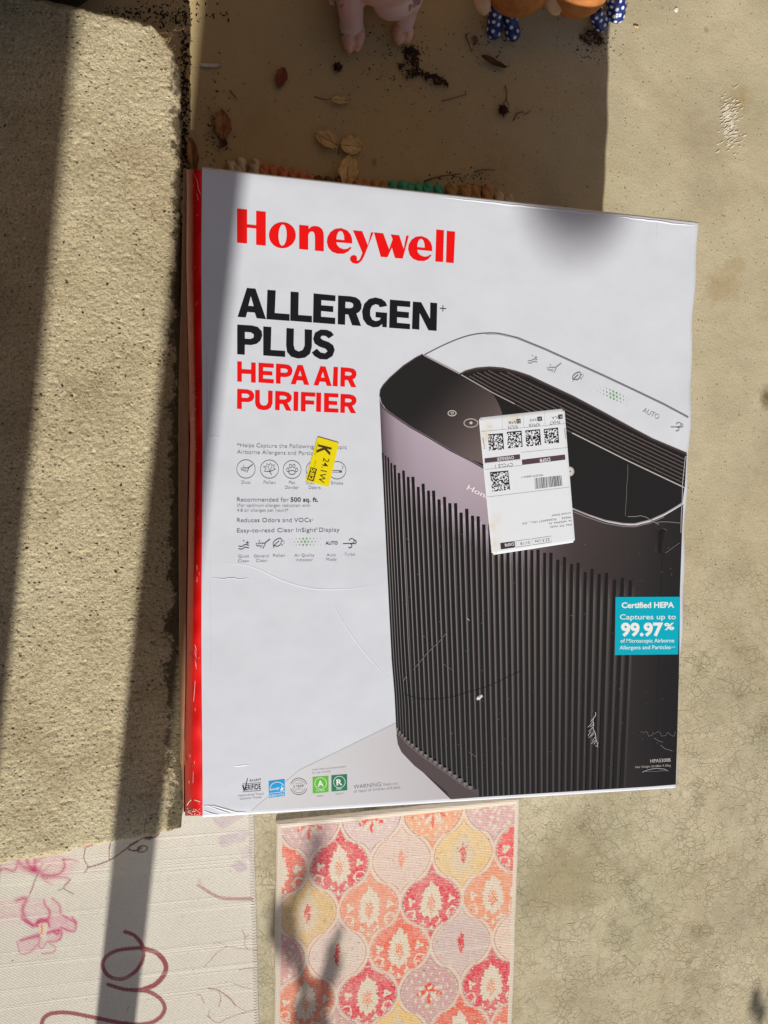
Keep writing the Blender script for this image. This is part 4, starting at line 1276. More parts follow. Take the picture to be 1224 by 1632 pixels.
    pr.line(b([(672, 757), (905, 722), (910, 795), (680, 830), (672, 757)]), 0.35, INK); pr.line(b([(475, 782), (655, 758), (660, 833), (482, 858), (475, 782)]), 0.35, INK)
    B('25.5 Lbs', (886, 748), (705, 775), 36); B('01/18', (640, 782), (530, 800), 36)
    pr.poly(b([(285, 808), (460, 785), (467, 860), (292, 885)]), A(58, 48, 52))
    pr.up()
    T('K', (1038, 92), (1002, 96), 34, PAP); T('X', (784, 118), (746, 122), 34, PAP); T('D', (524, 146), (492, 150), 34, PAP)
    T('OVERSIZE', (450, 586), (245, 610), 36, PAP, 0.015); T('DSF8', (890, 608), (765, 624), 42, PAP, 0.015)
    B('DSF8', (446, 800), (338, 816), 38, PAP, 0.015)
    pr.make('label_lettering', M_PRINT, lab)
M_LABEL = vcol_mat('label_paper', 0.55, 0.4, 0.15, 90, 0.0008)
build_label()

# ------------------------------------------------------------------ woven mats
class Canvas:
    """design grid addressed with spots measured on the photograph"""
    def __init__(self, x0, y0, x1, y1, res, bgc):
        self.x0, self.y0, self.res = x0, y0, res
        self.w = int((x1 - x0) * res); self.h = int((y1 - y0) * res)
        self.a = np.zeros((self.h, self.w, 3)) + np.array(bgc)
        yy, xx = np.mgrid[0:self.h, 0:self.w]
        self.X = x0 + (xx + .5) / res; self.Y = y0 + (yy + .5) / res
    def blend(self, k, col):
        self.a = self.a * (1 - k[..., None]) + np.array(col[:3]) * k[..., None]
    def stroke(self, pts, w, col, alpha=1.0, soft=0.6, w2=None):
        pts = np.array(pts, float)
        wm = max(w, w2 or 0) + soft + 1
        x0 = int(max(0, (pts[:, 0].min() - wm - self.x0) * self.res)); x1 = int(min(self.w, (pts[:, 0].max() + wm - self.x0) * self.res))
        y0 = int(max(0, (pts[:, 1].min() - wm - self.y0) * self.res)); y1 = int(min(self.h, (pts[:, 1].max() + wm - self.y0) * self.res))
        if x1 <= x0 or y1 <= y0:
            return
        X = self.X[y0:y1, x0:x1]; Y = self.Y[y0:y1, x0:x1]
        k = np.zeros_like(X)
        n = len(pts) - 1
        for i in range(n):
            a, b = pts[i], pts[i + 1]
            d = b - a; L2 = d @ d + 1e-9
            t = np.clip(((X - a[0]) * d[0] + (Y - a[1]) * d[1]) / L2, 0, 1)
            dist = np.hypot(X - a[0] - t * d[0], Y - a[1] - t * d[1])
            ww = w if w2 is None else w + (w2 - w) * (i + t) / n
            k = np.maximum(k, np.clip((ww / 2 - dist) / soft + 0.5, 0, 1))
        k = (k * alpha)[..., None]
        self.a[y0:y1, x0:x1] = self.a[y0:y1, x0:x1] * (1 - k) + np.array(col[:3]) * k
    def fill(self, pts, col, alpha=1.0, soft=1.5, tex=0.0):
        pts = np.array(pts, float)
        inside = np.zeros(self.X.shape, bool)
        n = len(pts)
        dmin = np.full(self.X.shape, 1e9)
        for i in range(n):
            a, b = pts[i], pts[(i + 1) % n]
            cond = ((a[1] > self.Y) != (b[1] > self.Y))
            with np.errstate(divide='ignore', invalid='ignore'):
                xi = (b[0] - a[0]) * (self.Y - a[1]) / (b[1] - a[1] + 1e-12) + a[0]
            inside ^= cond & (self.X < xi)
            d = b - a; L2 = d @ d + 1e-9
            t = np.clip(((self.X - a[0]) * d[0] + (self.Y - a[1]) * d[1]) / L2, 0, 1)
            dmin = np.minimum(dmin, np.hypot(self.X - a[0] - t * d[0], self.Y - a[1] - t * d[1]))
        sd = np.where(inside, dmin, -dmin)
        k = np.clip(sd / soft + 0.5, 0, 1) * alpha
        if tex:
            k = k * np.clip(1 - tex + tex * (0.5 + vnoise(self.X * 0.35, self.Y, 3.0, 31, 3)), 0, 1)
        self.blend(k, col)
    def sample(self, px, py):
        i = np.clip(((px - self.x0) * self.res).astype(int), 0, self.w - 1)
        j = np.clip(((py - self.y0) * self.res).astype(int), 0, self.h - 1)
        return self.a[j, i]

def pix(X, Y, Z):
    """inverse of P for arrays: place point -> spot on the photograph"""
    d = np.stack([X, Y, Z - CAMH], -1)
    c = d @ R
    return CX + FPX * c[..., 0] / c[..., 2], CY + FPX * c[..., 1] / c[..., 2]

def weave_mat(name, ang, s1, s2, slub):
    t = NT(name)
    at = t.n('ShaderNodeAttribute'); at.attribute_name = 'Col'
    mp = t.n('ShaderNodeMapping'); mp.inputs['Rotation'].default_value = (0, 0, ang)
    t.l(t.coords(), mp.inputs['Vector'])
    w1 = t.n('ShaderNodeTexWave'); w1.bands_direction = 'Y'; w1.inputs['Scale'].default_value = s1; w1.inputs['Distortion'].default_value = 1.2; w1.inputs['Detail Scale'].default_value = 6
    w2 = t.n('ShaderNodeTexWave'); w2.bands_direction = 'X'; w2.inputs['Scale'].default_value = s2; w2.inputs['Distortion'].default_value = 1.2
    t.l(mp.outputs[0], w1.inputs['Vector']); t.l(mp.outputs[0], w2.inputs['Vector'])
    mp2 = t.n('ShaderNodeMapping'); mp2.inputs['Rotation'].default_value = (0, 0, ang); mp2.inputs['Scale'].default_value = (0.6, 55, 1)
    t.l(t.coords(), mp2.inputs['Vector'])
    sl = t.ramp(t.noise(1.6, 3, 0.7, 0, mp2.outputs[0]), [(0.55, 0.0), (0.72, 1.0)])
    h = t.math('ADD', t.math('MULTIPLY', w1.outputs['Fac'], w2.outputs['Fac']), t.math('MULTIPLY', sl, slub))
    c = t.mix(1.0, at.outputs['Color'], t.ramp(w1.outputs['Fac'], [(0.0, 0.80), (0.6, 1.05)]), 'MULTIPLY')
    c = t.mix(t.math('MULTIPLY', sl, 0.25 * min(1, slub)), c, A(232, 226, 208))
    fz = t.ramp(t.noise(500, 3, 0.7), [(0.3, 0.9), (0.7, 1.08)])
    c = t.mix(1.0, c, fz, 'MULTIPLY')
    return t.done(c, 0.95, t.bump(h, 0.55, 0.0011), 0.1)

# --- welcome mat with painted flowers, lower left
def build_mat():
    cv = Canvas(-60, 1260, 430, 1660, 1.6, A(214, 207, 195)[:3])
    f1 = lambda pts: S(pts, 0, 1300, 5.564)
    f2 = lambda pts: S(pts, 0, 1462, 5.564)
    f3 = lambda pts: S(pts, 210, 1280, 5.564)
    f4 = lambda pts: S(pts, 210, 1462, 5.564)
    PK = A(188, 66, 112); PK2 = A(214, 158, 172); PK3 = A(216, 182, 186); MR = A(120, 60, 70); LV = A(184, 160, 176)
    sm = lambda p: arc_pts(p, 6)
    cv.blend(np.clip(0.5 + vnoise(cv.X, cv.Y, 60, 5, 4), 0, 1) * 0.14, A(190, 180, 160))
    # pale washes
    cv.fill(f1([(-40, 340), (60, 310), (160, 380), (280, 500), (200, 500), (100, 490), (-40, 520)]), PK2, 0.55, 12, 0.7)
    cv.fill(f1([(250, 300), (330, 275), (480, 300), (560, 380), (690, 400), (620, 540), (440, 600), (340, 520), (260, 460)]), PK2, 0.6, 12, 0.7)
    cv.fill(f1([(120, 750), (230, 730), (330, 730), (470, 740), (560, 880), (690, 960), (600, 1060), (330, 980), (180, 900)]), PK2, 0.5, 14, 0.7)
    cv.fill(f1([(-40, 740), (120, 760), (200, 940), (-40, 960)]), PK2, 0.45, 14, 0.7)
    cv.fill(f2([(340, 0), (600, 0), (670, 60), (650, 130), (540, 120), (420, 100), (350, 50)]), PK2, 0.6, 5, 0.5)
    cv.fill(f2([(150, 210), (340, 150), (400, 230), (300, 310), (180, 330)]), PK2, 0.55, 5, 0.5)
    cv.fill(f2([(420, 130), (540, 110), (540, 200), (430, 220)]), PK2, 0.7, 5, 0.5)
    # flower one
    for pts, w, w2, a in (([(240, 340), (235, 380), (250, 430), (300, 480)], 5, 8, .8), ([(240, 340), (265, 290), (300, 280), (325, 310), (310, 400), (310, 480)], 2, 6, .75),
                          ([(560, 390), (575, 440), (545, 500), (470, 530), (380, 525)], 3, 6, .9), ([(560, 390), (620, 388), (700, 410)], 4, 1, .7),
                          ([(380, 540), (440, 545), (540, 545), (620, 565), (580, 620)], 5, 2, .7), ([(160, 380), (170, 420), (240, 470), (310, 490)], 8, 9, .7),
                          ([(-20, 500), (40, 470), (120, 490), (150, 440)], 4, 5, .7), ([(300, 480), (340, 500), (350, 510)], 12, 9, .75),
                          ([(440, 440), (400, 480), (360, 510)], 2, 2, .6), ([(380, 420), (360, 460), (350, 500)], 2, 2, .6), ([(420, 330), (360, 380), (320, 420)], 10, 4, .35), ([(380, 550), (420, 590), (460, 610)], 6, 2, .5)):
        cv.stroke(sm(f1(pts)), w * 1.5, PK, a * 0.35, 4.0, w2 * 1.5); cv.stroke(sm(f1(pts)), w * 0.6, PK, a * 0.7, 2.0, w2 * 0.6)
    for pts, w in (([(335, 520), (300, 600), (272, 680)], 2.2), ([(510, 665), (560, 645), (580, 610), (625, 565)], 1.5), ([(560, 640), (600, 670), (650, 695)], 1.6)):
        cv.stroke(sm(f1(pts)), w, MR, .7)
    cv.stroke(sm(f1([(272, 680), (255, 720), (235, 740)])), 1.5, PK, .6)
    # little blossom and twig
    cv.fill(f1([(715, 240), (750, 210), (800, 215), (900, 190), (830, 240), (820, 270), (760, 285), (700, 280)]), PK, .75, 2.5, .3)
    for pts, w in (([(755, 290), (745, 380), (780, 455), (750, 505)], 1.4), ([(780, 458), (850, 440), (970, 395), (1050, 345), (1130, 285), (1224, 228)], 2.0), ([(970, 390), (970, 300), (990, 210), (1040, 195)], 1.7), ([(1140, 290), (1180, 310), (1224, 310)], 1.8)):
        cv.stroke(sm(f1(pts)), w, MR, .9)
    cv.stroke(sm(f3([(-20, 375), (60, 330), (120, 305), (200, 300), (240, 270)])), 2.0, MR, .95, 0.8, 2.4)
    cv.fill(f3([(110, 320), (130, 275), (160, 260), (175, 300), (200, 310), (160, 328)]), A(84, 38, 48), .95, 1)
    cv.stroke(sm(f3([(-30, 415), (40, 420), (60, 390), (110, 378), (138, 395), (120, 425), (70, 435), (40, 420)])), 1.8, MR, .95)
    cv.fill(f3([(40, 420), (70, 388), (100, 395), (60, 430)]), MR, .8, 1)
    cv.fill(f1([(1000, 200), (1050, 185), (1085, 182), (1060, 205), (1020, 215)]), A(84, 38, 48), .9, 1)
    # flower two
    for pts, w, w2, a in (([(150, 750), (230, 735), (200, 830), (220, 900), (290, 980)], 6, 6, .8), ([(390, 740), (400, 790), (440, 850), (420, 920), (340, 945)], 2, 7, .85),
                          ([(465, 735), (530, 800), (540, 870), (620, 920), (670, 950)], 3, 4, .8), ([(345, 945), (320, 960)], 7, 5, .6)):
        cv.stroke(sm(f1(pts)), w * 1.5, PK, a * 0.35, 4.0, w2 * 1.5); cv.stroke(sm(f1(pts)), w * .6, PK, a * .75, 2.0, w2 * .6)
    for pts, w, w2, a in (([(190, 0), (250, 50), (340, 80)], 5, 4, .8), ([(330, 50), (360, 20), (410, 30), (440, 80)], 5, 4, .8), ([(640, 0), (670, 50), (655, 125), (540, 90)], 4, 3, .75),
                          ([(180, 205), (280, 175), (350, 160)], 4, 9, .75), ([(420, 140), (480, 118), (540, 120), (540, 180), (490, 215), (410, 215)], 5, 2, .8), ([(150, 215), (180, 320), (260, 310), (330, 240)], 2, 3, .5),
                          ([(350, 190), (345, 250), (370, 275), (410, 230)], 2, 2, .7), ([(440, 235), (490, 265), (470, 310), (375, 322)], 2, 3, .65), ([(480, 130), (510, 150), (520, 120)], 5, 4, .8)):
        cv.stroke(sm(f2(pts)), w * 1.4, PK, a * 0.35, 3.5, w2 * 1.4); cv.stroke(sm(f2(pts)), w * .65, PK, a * .85, 1.6, w2 * .65)
    cv.fill(f2([(340, 60), (420, 50), (420, 120), (400, 180), (360, 170)]), A(222, 206, 190), .9, 2)
    cv.stroke(sm(f2([(368, 75), (372, 110), (368, 145)])), 4, A(228, 140, 80), .9, 2, 3)
    # mauve leaves on the right
    cv.fill(f3([(690, 120), (760, 130), (930, 90), (1040, 80), (960, 140), (860, 200), (800, 235)]), LV, .55, 4, .5)
    cv.fill(f3([(770, 300), (900, 255), (1000, 230), (1060, 260), (1000, 330), (880, 370), (790, 405), (775, 350)]), LV, .6, 4, .6)
    cv.fill(f3([(880, 555), (950, 500), (1010, 540), (1030, 590), (940, 615)]), LV, .8, 4, .5)
    cv.fill(f3([(960, 430), (1060, 330), (1060, 480), (980, 500)]), LV, .45, 5, .4)
    cv.stroke(sm(f3([(585, 730), (640, 760), (720, 810), (820, 845), (1060, 848)])), 3, A(165, 112, 112), .7, 2.5, 6)
    cv.stroke(sm(f3([(600, 690), (620, 740), (680, 790)])), 6, A(176, 140, 130), .3, 3, 4)
    for pts, w in (([(720, 230), (790, 228), (850, 258), (1000, 280), (1110, 290)], 1.0), ([(850, 258), (760, 310), (700, 380), (640, 440)], 1.2), ([(980, 110), (1005, 180), (1000, 240), (1030, 285)], 1.3), ([(950, 465), (1040, 450), (1080, 455)], 1.6),
                   ([(900, 580), (960, 610), (1080, 640)], 1.2), ([(680, 632), (760, 645), (860, 710), (920, 780)], 2.6), ([(770, 650), (790, 720), (770, 790)], 1.4), ([(920, 780), (1020, 835)], 0.8),
                   ([(575, 690), (610, 690), (640, 760)], 1.6), ([(690, 820), (690, 890), (770, 935), (860, 890), (1100, 815)], 1.3), ([(660, 870), (700, 895)], 1.6), ([(1000, 180), (1040, 155)], 1.2)):
        cv.stroke(sm(f4(pts)), w, A(160, 112, 112), .75)
    # brush script
    SC1 = A(150, 84, 90)
    z12 = lambda pts: S(pts, 0, 1224, 2.0)
    cv.stroke(arc_pts(z12([(398, 522), (430, 535), (455, 570), (455, 610), (430, 650), (390, 672), (350, 665), (328, 635), (335, 605), (370, 583), (420, 575), (460, 575), (500, 590), (525, 620), (525, 655), (495, 690), (450, 706), (400, 706), (345, 690)]), 8), 6.0, SC1, .95, 0.8)
    cv.stroke(arc_pts(z12([(465, 578), (500, 590), (526, 622), (525, 655), (495, 690), (450, 708)]), 8), 8.0, SC1, .95, 0.8)
    cv.stroke(arc_pts(z12([(420, 708), (470, 712), (510, 735), (525, 765), (510, 795), (470, 815), (400, 815), (300, 795), (220, 780), (165, 782), (138, 800), (132, 830)]), 8), 6.5, SC1, .95, 0.8)
    cv.stroke(arc_pts(z12([(400, 815), (380, 840), (300, 870)]), 8), 6.5, SC1, .95, 0.8)
    # small stains
    rr = random.Random(2)
    for i in range(70):
        x, y = rr.uniform(-10, 405), rr.uniform(1300, 1632)
        cv.stroke([(x, y), (x + rr.uniform(-1.2, 1.2), y + rr.uniform(-1.5, 1.5))], rr.uniform(.6, 1.6), A(92, 80, 62), rr.uniform(.4, .9), .6)
    zt = 0.0032
    xR0, xR1 = P(405, 1300, zt), P(413.5, 1632, zt)
    yt = 0
    ytop = P(300, 1272, 0).y
    ybot = -0.98
    xl = -0.30
    nx, ny = 430, 430
    Vv = np.linspace(0, 1, ny); U = np.linspace(0, 1, nx)
    U, Vv = np.meshgrid(U, Vv)
    Y = ytop + (ybot - ytop) * Vv
    XR = xR0.x + (xR1.x - xR0.x) * (Y - xR0.y) / (xR1.y - xR0.y) + vnoise(Y, Y * 0, 0.03, 4, 2) * 0.0008
    X = xl + (XR - xl) * U
    Z = zt + vnoise(X, Y, 0.12, 6, 2) * 0.0006
    # hem: raised whipped edge along the right side
    hem = np.clip(1 - (XR - X) / 0.009, 0, 1)
    Z = Z + np.sin(np.clip(hem, 0, 1) * math.pi) * 0.0016 * (0.7 + 0.3 * np.sin(Y * 1500))
    Z = np.where(U > 0.9995, 0.0004, Z)
    px, py = pix(X, Y, np.full_like(X, zt))
    C = cv.sample(px, py)
    hk = (hem > 0.12)[..., None] * (0.5 + 0.5 * np.sin((Y * 1.0 + X * 0.8) * 1500))[..., None] * 0.3
    C = C * (1 - hk) + np.array(A(120, 98, 90)[:3]) * hk
    C = np.concatenate([C, np.ones(C.shape[:2] + (1,))], -1)
    o = grid_mesh('welcome_mat', X, Y, Z, weave_mat('mat_weave', -0.21, 150, 190, 1.05), None, C.reshape(-1, 4))
    tag(o, 'cream woven doormat with pink orchids and maroon script below the rough concrete step', 'doormat')
build_mat()

# --- patterned rug, lower centre
def build_rug():
    zt = 0.0075
    CR = A(214, 198, 180)[:3]
    X0, Y0, X1, Y1 = 425, 1255, 845, 1760
    res = 1.7
    cv = Canvas(X0, Y0, X1, Y1, res, CR)
    X, Y = cv.X, cv.Y
    wob = vnoise(X, Y, 9, 3, 3) * 1.0
    # shear so that the lattice follows the rug's own axes
    ux = (X - 441) / 49.2 + (Y - 1450) * 0.00045
    yy = Y + 0.10 * (X - 540)
    red, red2, cream = A(214, 52, 76), A(222, 86, 66), A(216, 202, 182)
    pal = {
        (0, 0): (A(224, 92, 72), 0), (0, 1): (A(208, 150, 150), 2), (1, 0): (A(204, 164, 168), 3), (1, 1): (A(212, 176, 118), 4), (1, 2): (A(224, 116, 86), 0),
        (2, 0): (red, 1), (2, 1): (A(214, 192, 182), 4), (3, 0): (A(208, 184, 184), 3), (3, 1): (A(224, 138, 110), 0), (3, 2): (red, 1),
        (4, 0): (A(214, 190, 178), 5), (4, 1): (A(226, 96, 74), 0), (5, 0): (A(230, 158, 118), 3), (5, 1): (red, 1), (5, 2): (A(196, 152, 152), 3),
        (6, 0): (A(222, 188, 130), 4), (6, 1): (A(200, 178, 174), 5), (6, 2): (A(222, 92, 70), 0), (7, 0): (A(206, 162, 164), 2), (7, 1): (A(228, 142, 104), 0), (7, 2): (red, 1),
        (8, 0): (A(228, 60, 72), 1), (8, 1): (A(222, 196, 180), 5), (0, 2): (A(228, 180, 110), 4), (2, 2): (A(196, 152, 152), 3), (4, 2): (A(226, 186, 112), 4), (8, 2): (A(224, 110, 84), 0)}
    out = np.zeros(X.shape + (3,)) + np.array(cream[:3])
    done = np.zeros(X.shape, bool)
    rnd = vnoise(X * 1.0, Y, 1.7, 12, 2)
    wx = vnoise(X, Y, 6.0, 51, 2) * 2.4; wy = vnoise(X, Y, 6.0, 52, 2) * 2.4
    scr = np.abs(vnoise(X, Y, 5.5, 61, 2)); scr2 = np.abs(vnoise(X, Y, 4.0, 62, 2))
    for c in range(-1, 10):
        for r_ in range(-1, 4):
            cy = (1380 + 141 * r_) if c % 2 == 0 else (1310 + 141 * r_)
            key = (c, r_)
            if c % 2 == 0:
                colr, kind = pal.get(key, (A(208, 170, 160), 2))
            else:
                colr, kind = pal.get(key, (A(208, 170, 160), 2))
            du = (ux - c) / 2.0
            dv = (yy - cy) / 141.0
            m_ = (np.abs(dv) <= 0.5) & (np.abs(du) <= 0.5)
            cs = np.cos(2 * math.pi * dv)
            hw = 0.25 + 0.25 * np.sign(cs) * np.abs(cs) ** 0.62
            inside = m_ & (np.abs(du) < hw)
            if not inside.any():
                continue
            e = (hw - np.abs(du)) * 98 / np.sqrt(1 + (0.25 * 2 * math.pi * np.sin(2 * math.pi * dv) * 0.7) ** 2)
            e = e + wob * 0.5
            x = du * 98 + wx; y = dv * 141 + wy
            base = np.array(colr[:3])
            ang = np.arctan2(x, -y)
            lc = np.zeros(X.shape + (3,)) + np.array(cream[:3])
            bgm = np.clip(0.88 + rnd * 0.25, 0, 1)[..., None]
            body = (e > 5.0 + 1.4 * np.sin(y * 0.9 + wx)) [..., None]
            lc = np.where(body, lc * (1 - bgm) + base * bgm, lc)
            # outline
            ln = (np.abs(e - 3.4) < 0.75)[..., None]
            lcol = np.array((A(150, 80, 88) if kind in (1, 2, 3) else A(200, 96, 80))[:3])
            lc = np.where(ln, lc * 0.3 + lcol * 0.7, lc)
            ln2 = (np.abs(e - 1.2) < 0.5)[..., None]
            lc = np.where(ln2, lc * 0.55 + base * .45, lc)
            tip = (np.abs(y) > 48) & (e > 1.3)
            lc = np.where(tip[..., None], lc * .35 + base * .65, lc)
            rho = np.hypot(x / (17.5 + 5.0 * np.clip((y + 5) / 30, -1.4, 0.6)), (y + 1) / 33.0)
            ser = 0.20 * np.abs(np.sin(ang * 7)) + 0.05 * np.sin(ang * 23)
            if kind in (0, 1):
                pal_m = (rho < 1.02 - ser)
                lc = np.where(pal_m[..., None], np.array(cream[:3]) * (1 + 0.05 * rnd[..., None]), lc)
                inner = np.hypot(x / 9.0, (y - 4) / 18.0) < 1 - 0.40 * np.abs(np.sin(ang * 5))
                spk = (np.sin(x * 1.5 + wy) * np.sin(y * 1.0 + wx) > -0.05)
                lc = np.where((inner & spk)[..., None], np.array(A(222, 128, 92)[:3]), lc)
                veins = pal_m & (~inner) & (np.abs(np.sin(ang * 9)) < 0.16) & (rho > 0.55)
                lc = np.where(veins[..., None], lc * 0.6 + np.array(A(170, 130, 110)[:3]) * .4, lc)
                for fx, fy, rf in ((-31, -2, 7.0), (31, -2, 7.0), (-13, 36, 6.6), (13, 36, 6.6), (0, 47, 7.2), (-27, 24, 4.5), (27, 24, 4.5)):
                    a2 = np.arctan2(y - fy, x - fx)
                    fr = np.hypot(x - fx, (y - fy) * 0.9) < rf * (0.72 + 0.28 * np.cos(a2 * (4 if abs(fx) < 20 else 3) + fx))
                    lc = np.where((fr & (e > 5))[..., None], np.array(cream[:3]), lc)
                    dot = np.hypot(x - fx, y - fy) < 1.0
                    lc = np.where(dot[..., None], np.array(A(150, 120, 110)[:3]), lc)
                # hooked scrolls low on both sides
                for sgn in (-1, 1):
                    sx, sy = sgn * 33, 20
                    rr_ = np.hypot(x - sx, y - sy)
                    hk = (np.abs(rr_ - 8) < 1.3) & ((y - sy) < 3) & (e > 4)
                    lc = np.where(hk[..., None], np.array(cream[:3]), lc)
            elif kind == 2:
                q = (np.sin(x * 0.42 + 2 * np.sin(y * 0.16)) * np.sin(y * 0.33 + 1.5 * np.sin(x * 0.2)) > 0.28) & (e > 8)
                lc = np.where(q[..., None], np.array(cream[:3]), lc)
            elif kind == 3:
                for kx in range(-3, 4):
                    a3 = kx * 0.55
                    rx, ry = math.sin(a3), math.cos(a3)
                    tt = x * rx + (y + 2) * ry; pp = np.abs(x * ry - (y + 2) * rx)
                    pet = (tt > 6) & (tt < 26 - abs(kx) * 2) & (pp < 2.6 * np.sin(np.clip((tt - 6) / 20, 0, 1) * math.pi) + 0.4)
                    lc = np.where(pet[..., None], np.array((A(222, 90, 66) if kx % 2 == 0 else cream)[:3]), lc)
                lc = np.where((np.hypot(x, y + 4) < 7)[..., None], np.array(A(222, 84, 64)[:3]), lc)
                lc = np.where((np.hypot(x, y + 4) < 3)[..., None], np.array(cream[:3]), lc)
                q = (np.sin(x * 0.5 + 3) * np.sin(y * 0.31) > 0.62) & (e > 9)
                lc = np.where(q[..., None], np.array(cream[:3]), lc)
            elif kind in (4, 5):
                halo = (rho < 1.05 - ser) & (kind == 4)
                lc = np.where(halo[..., None], lc * 0.35 + np.array(A(206, 192, 172)[:3]) * .65, lc)
                core = np.hypot(x / 6.5, (y) / 19.0) < 1 - 0.35 * np.abs(np.sin(ang * 6 + y * 0.2))
                cc_ = A(206, 70, 72) if key in ((1, 1), (2, 1), (6, 0), (6, 1)) else A(222, 140, 110)
                lc = np.where((core & (rnd > -0.35))[..., None], np.array(cc_[:3]), lc)
                for fx, fy in ((-22, 0), (22, 0), (-16, 30), (16, 30), (0, -36)):
                    a2 = np.arctan2(y - fy, x - fx)
                    fr = np.hypot(x - fx, y - fy) < 4.6 * (0.7 + 0.3 * np.cos(a2 * 4))
                    lc = np.where((fr & (e > 5))[..., None], lc * .5 + np.array(A(214, 200, 184)[:3]) * .5, lc)
            if kind in (2, 3, 4, 5):
                sl_ = (scr < 0.035) & (e > 8) & (rho > 0.35)
                lc = np.where(sl_[..., None], lc * 0.45 + np.array((A(206, 110, 90) if kind != 4 else A(150, 130, 110))[:3]) * .55, lc)
                bl = (scr2 > 0.62) & (e > 8)
                lc = np.where(bl[..., None], lc * .5 + np.array(cream[:3]) * .5, lc)
            else:
                sl_ = (scr < 0.03) & (e > 8) & (rho > 1.05)
                lc = np.where(sl_[..., None], lc * 0.5 + np.array(cream[:3]) * .5, lc)
            fr_ = (e > 4.4) & (e < 6.6) & (np.sin(y * 1.1 + x * 0.7 + wx * 2) > 0.25)
            lc = np.where(fr_[..., None], lc * .4 + base * .6, lc)
            # fade / wear
            out = np.where(inside[..., None], lc, out)
    wear = np.clip(0.06 + 0.24 * vnoise(X, Y, 26, 41, 4), 0, 0.6)
    thr = np.clip(wear + 0.22 * (vnoise(X * 0.25, Y, 1.1, 43, 2) > 0.28), 0, 0.8)[..., None]
    out = out * (1 - thr) + np.array(A(214, 200, 184)[:3]) * thr
    cv.a = out
    rr = random.Random(5)
    for i in range(26):
        x, y = rr.uniform(445, 815), rr.uniform(1300, 1632)
        cv.stroke([(x, y), (x + rr.uniform(-2, 2), y + rr.uniform(-2, 2))], rr.uniform(.7, 1.5), A(80, 62, 50), .8, .6)
    TL, TR = P(440, 1311, zt), P(829, 1270, zt)
    BL, BR = P(436.5, 1632, zt), P(817, 1632, zt)
    ext = 1.45
    BL = TL + (BL - TL) * ext; BR = TR + (BR - TR) * ext
    nx, ny = 460, 520
    U, V_ = np.meshgrid(np.linspace(0, 1, nx), np.linspace(0, 1, ny))
    Xw = (TL.x * (1 - U) + TR.x * U) * (1 - V_) + (BL.x * (1 - U) + BR.x * U) * V_
    Yw = (TL.y * (1 - U) + TR.y * U) * (1 - V_) + (BL.y * (1 - U) + BR.y * U) * V_
    Xw = Xw + vnoise(Yw, Yw * 0 + 1, 0.05, 9, 2) * 0.0008
    W = (TR - TL).length; H = (BL - TL).length
    d = np.minimum(np.minimum(U, 1 - U) * W, V_ * H)
    Z = zt + vnoise(Xw, Yw, 0.15, 16, 2) * 0.0008
    hem = np.clip(d / 0.0085, 0, 1)
    Z = Z + np.sin(hem * math.pi) * 0.0012 * (hem < 1) - (1 - np.sqrt(1 - (1 - np.clip(d / 0.003, 0, 1)) ** 2)) * 0.003
    px, py = pix(Xw, Yw, np.full_like(Xw, zt))
    C = cv.sample(px, py)
    hcol = np.array(A(222, 208, 190)[:3]) * (0.92 + 0.08 * np.sin((Xw + Yw) * 1800))[..., None]
    C = np.where((d < 0.0085)[..., None], hcol, C)
    # worn grubby lower left area
    C = np.concatenate([C, np.ones(C.shape[:2] + (1,))], -1)
    o = grid_mesh('patterned_rug', Xw, Yw, Z, weave_mat('rug_weave', 0.03, 125, 160, 0.5), None, C.reshape(-1, 4))
    tag(o, 'pink and orange ogee medallion rug with a cream hem beneath the carton', 'rug')
    # hem skirt down to the ground
    vs, fs = [], []
    loop = [(0, i) for i in range(0, nx, 6)] + [(j, nx - 1) for j in range(0, ny, 6)] + [(ny - 1, nx - 1)]
    loop = [(j, 0) for j in range(ny - 1, 0, -6)] + loop
    for j, i in loop:
        vs.append((Xw[j, i], Yw[j, i], Z[j, i])); vs.append((Xw[j, i], Yw[j, i], 0.0005))
    for k in range(len(loop) - 1):
        fs.append((2 * k, 2 * k + 1, 2 * k + 3, 2 * k + 2))
    mobj('hem_edge', vs, fs, flat_mat('hem_cloth', A(206, 192, 172)[:3], 0.95), o, True)
build_rug()

# ------------------------------------------------------------------ rope mat peeping out above the carton
def rope_mat_material(name, rgb):
    t = NT(name)
    c = t.ramp(t.noise(260, 5, 0.8), [(0.25, [v * 0.75 for v in A(*rgb)[:3]]), (0.7, [min(.85, v * 1.6) for v in A(*rgb)[:3]])])
    return t.done(c, 0.95, t.bump(t.noise(700, 4, 0.8), 0.9, 0.0008), 0.05)

def rope_piece(name, p0, p1, rad, mat, parent, turns=1.6, phase=0.0):
    d = (p1 - p0); L = d.length; d.normalize()
    side = d.cross(Vector((0, 0, 1))).normalized(); up = side.cross(d)
    V, F = [], []
    ns, nr = 22, 18
    for j in range(ns):
        t = j / (ns - 1)
        cap = min(1.0, math.sqrt(max(0.0, 1 - (1 - min(1, t / 0.16)) ** 2)) + 0.05)
        for i in range(nr):
            a = 2 * math.pi * i / nr
            tw = math.cos(1.5 * (a - phase - turns * 2 * math.pi * t) )
            r = rad * cap * (0.66 + 0.46 * abs(tw) ** 0.5)
            r *= 1 + random.uniform(-.035, .035)
            p = p0 + d * L * t + side * r * math.cos(a) + up * r * math.sin(a)
            p.z = max(p.z, 0.0006)
            V.append(tuple(p))
    for j in range(ns - 1):
        for i in range(nr):
            a = j * nr + i; b = j * nr + (i + 1) % nr
            F.append((a, b, b + nr, a + nr))
    F.append(tuple(range(nr - 1, -1, -1)))
    return mobj(name, V, F, mat, parent, True)

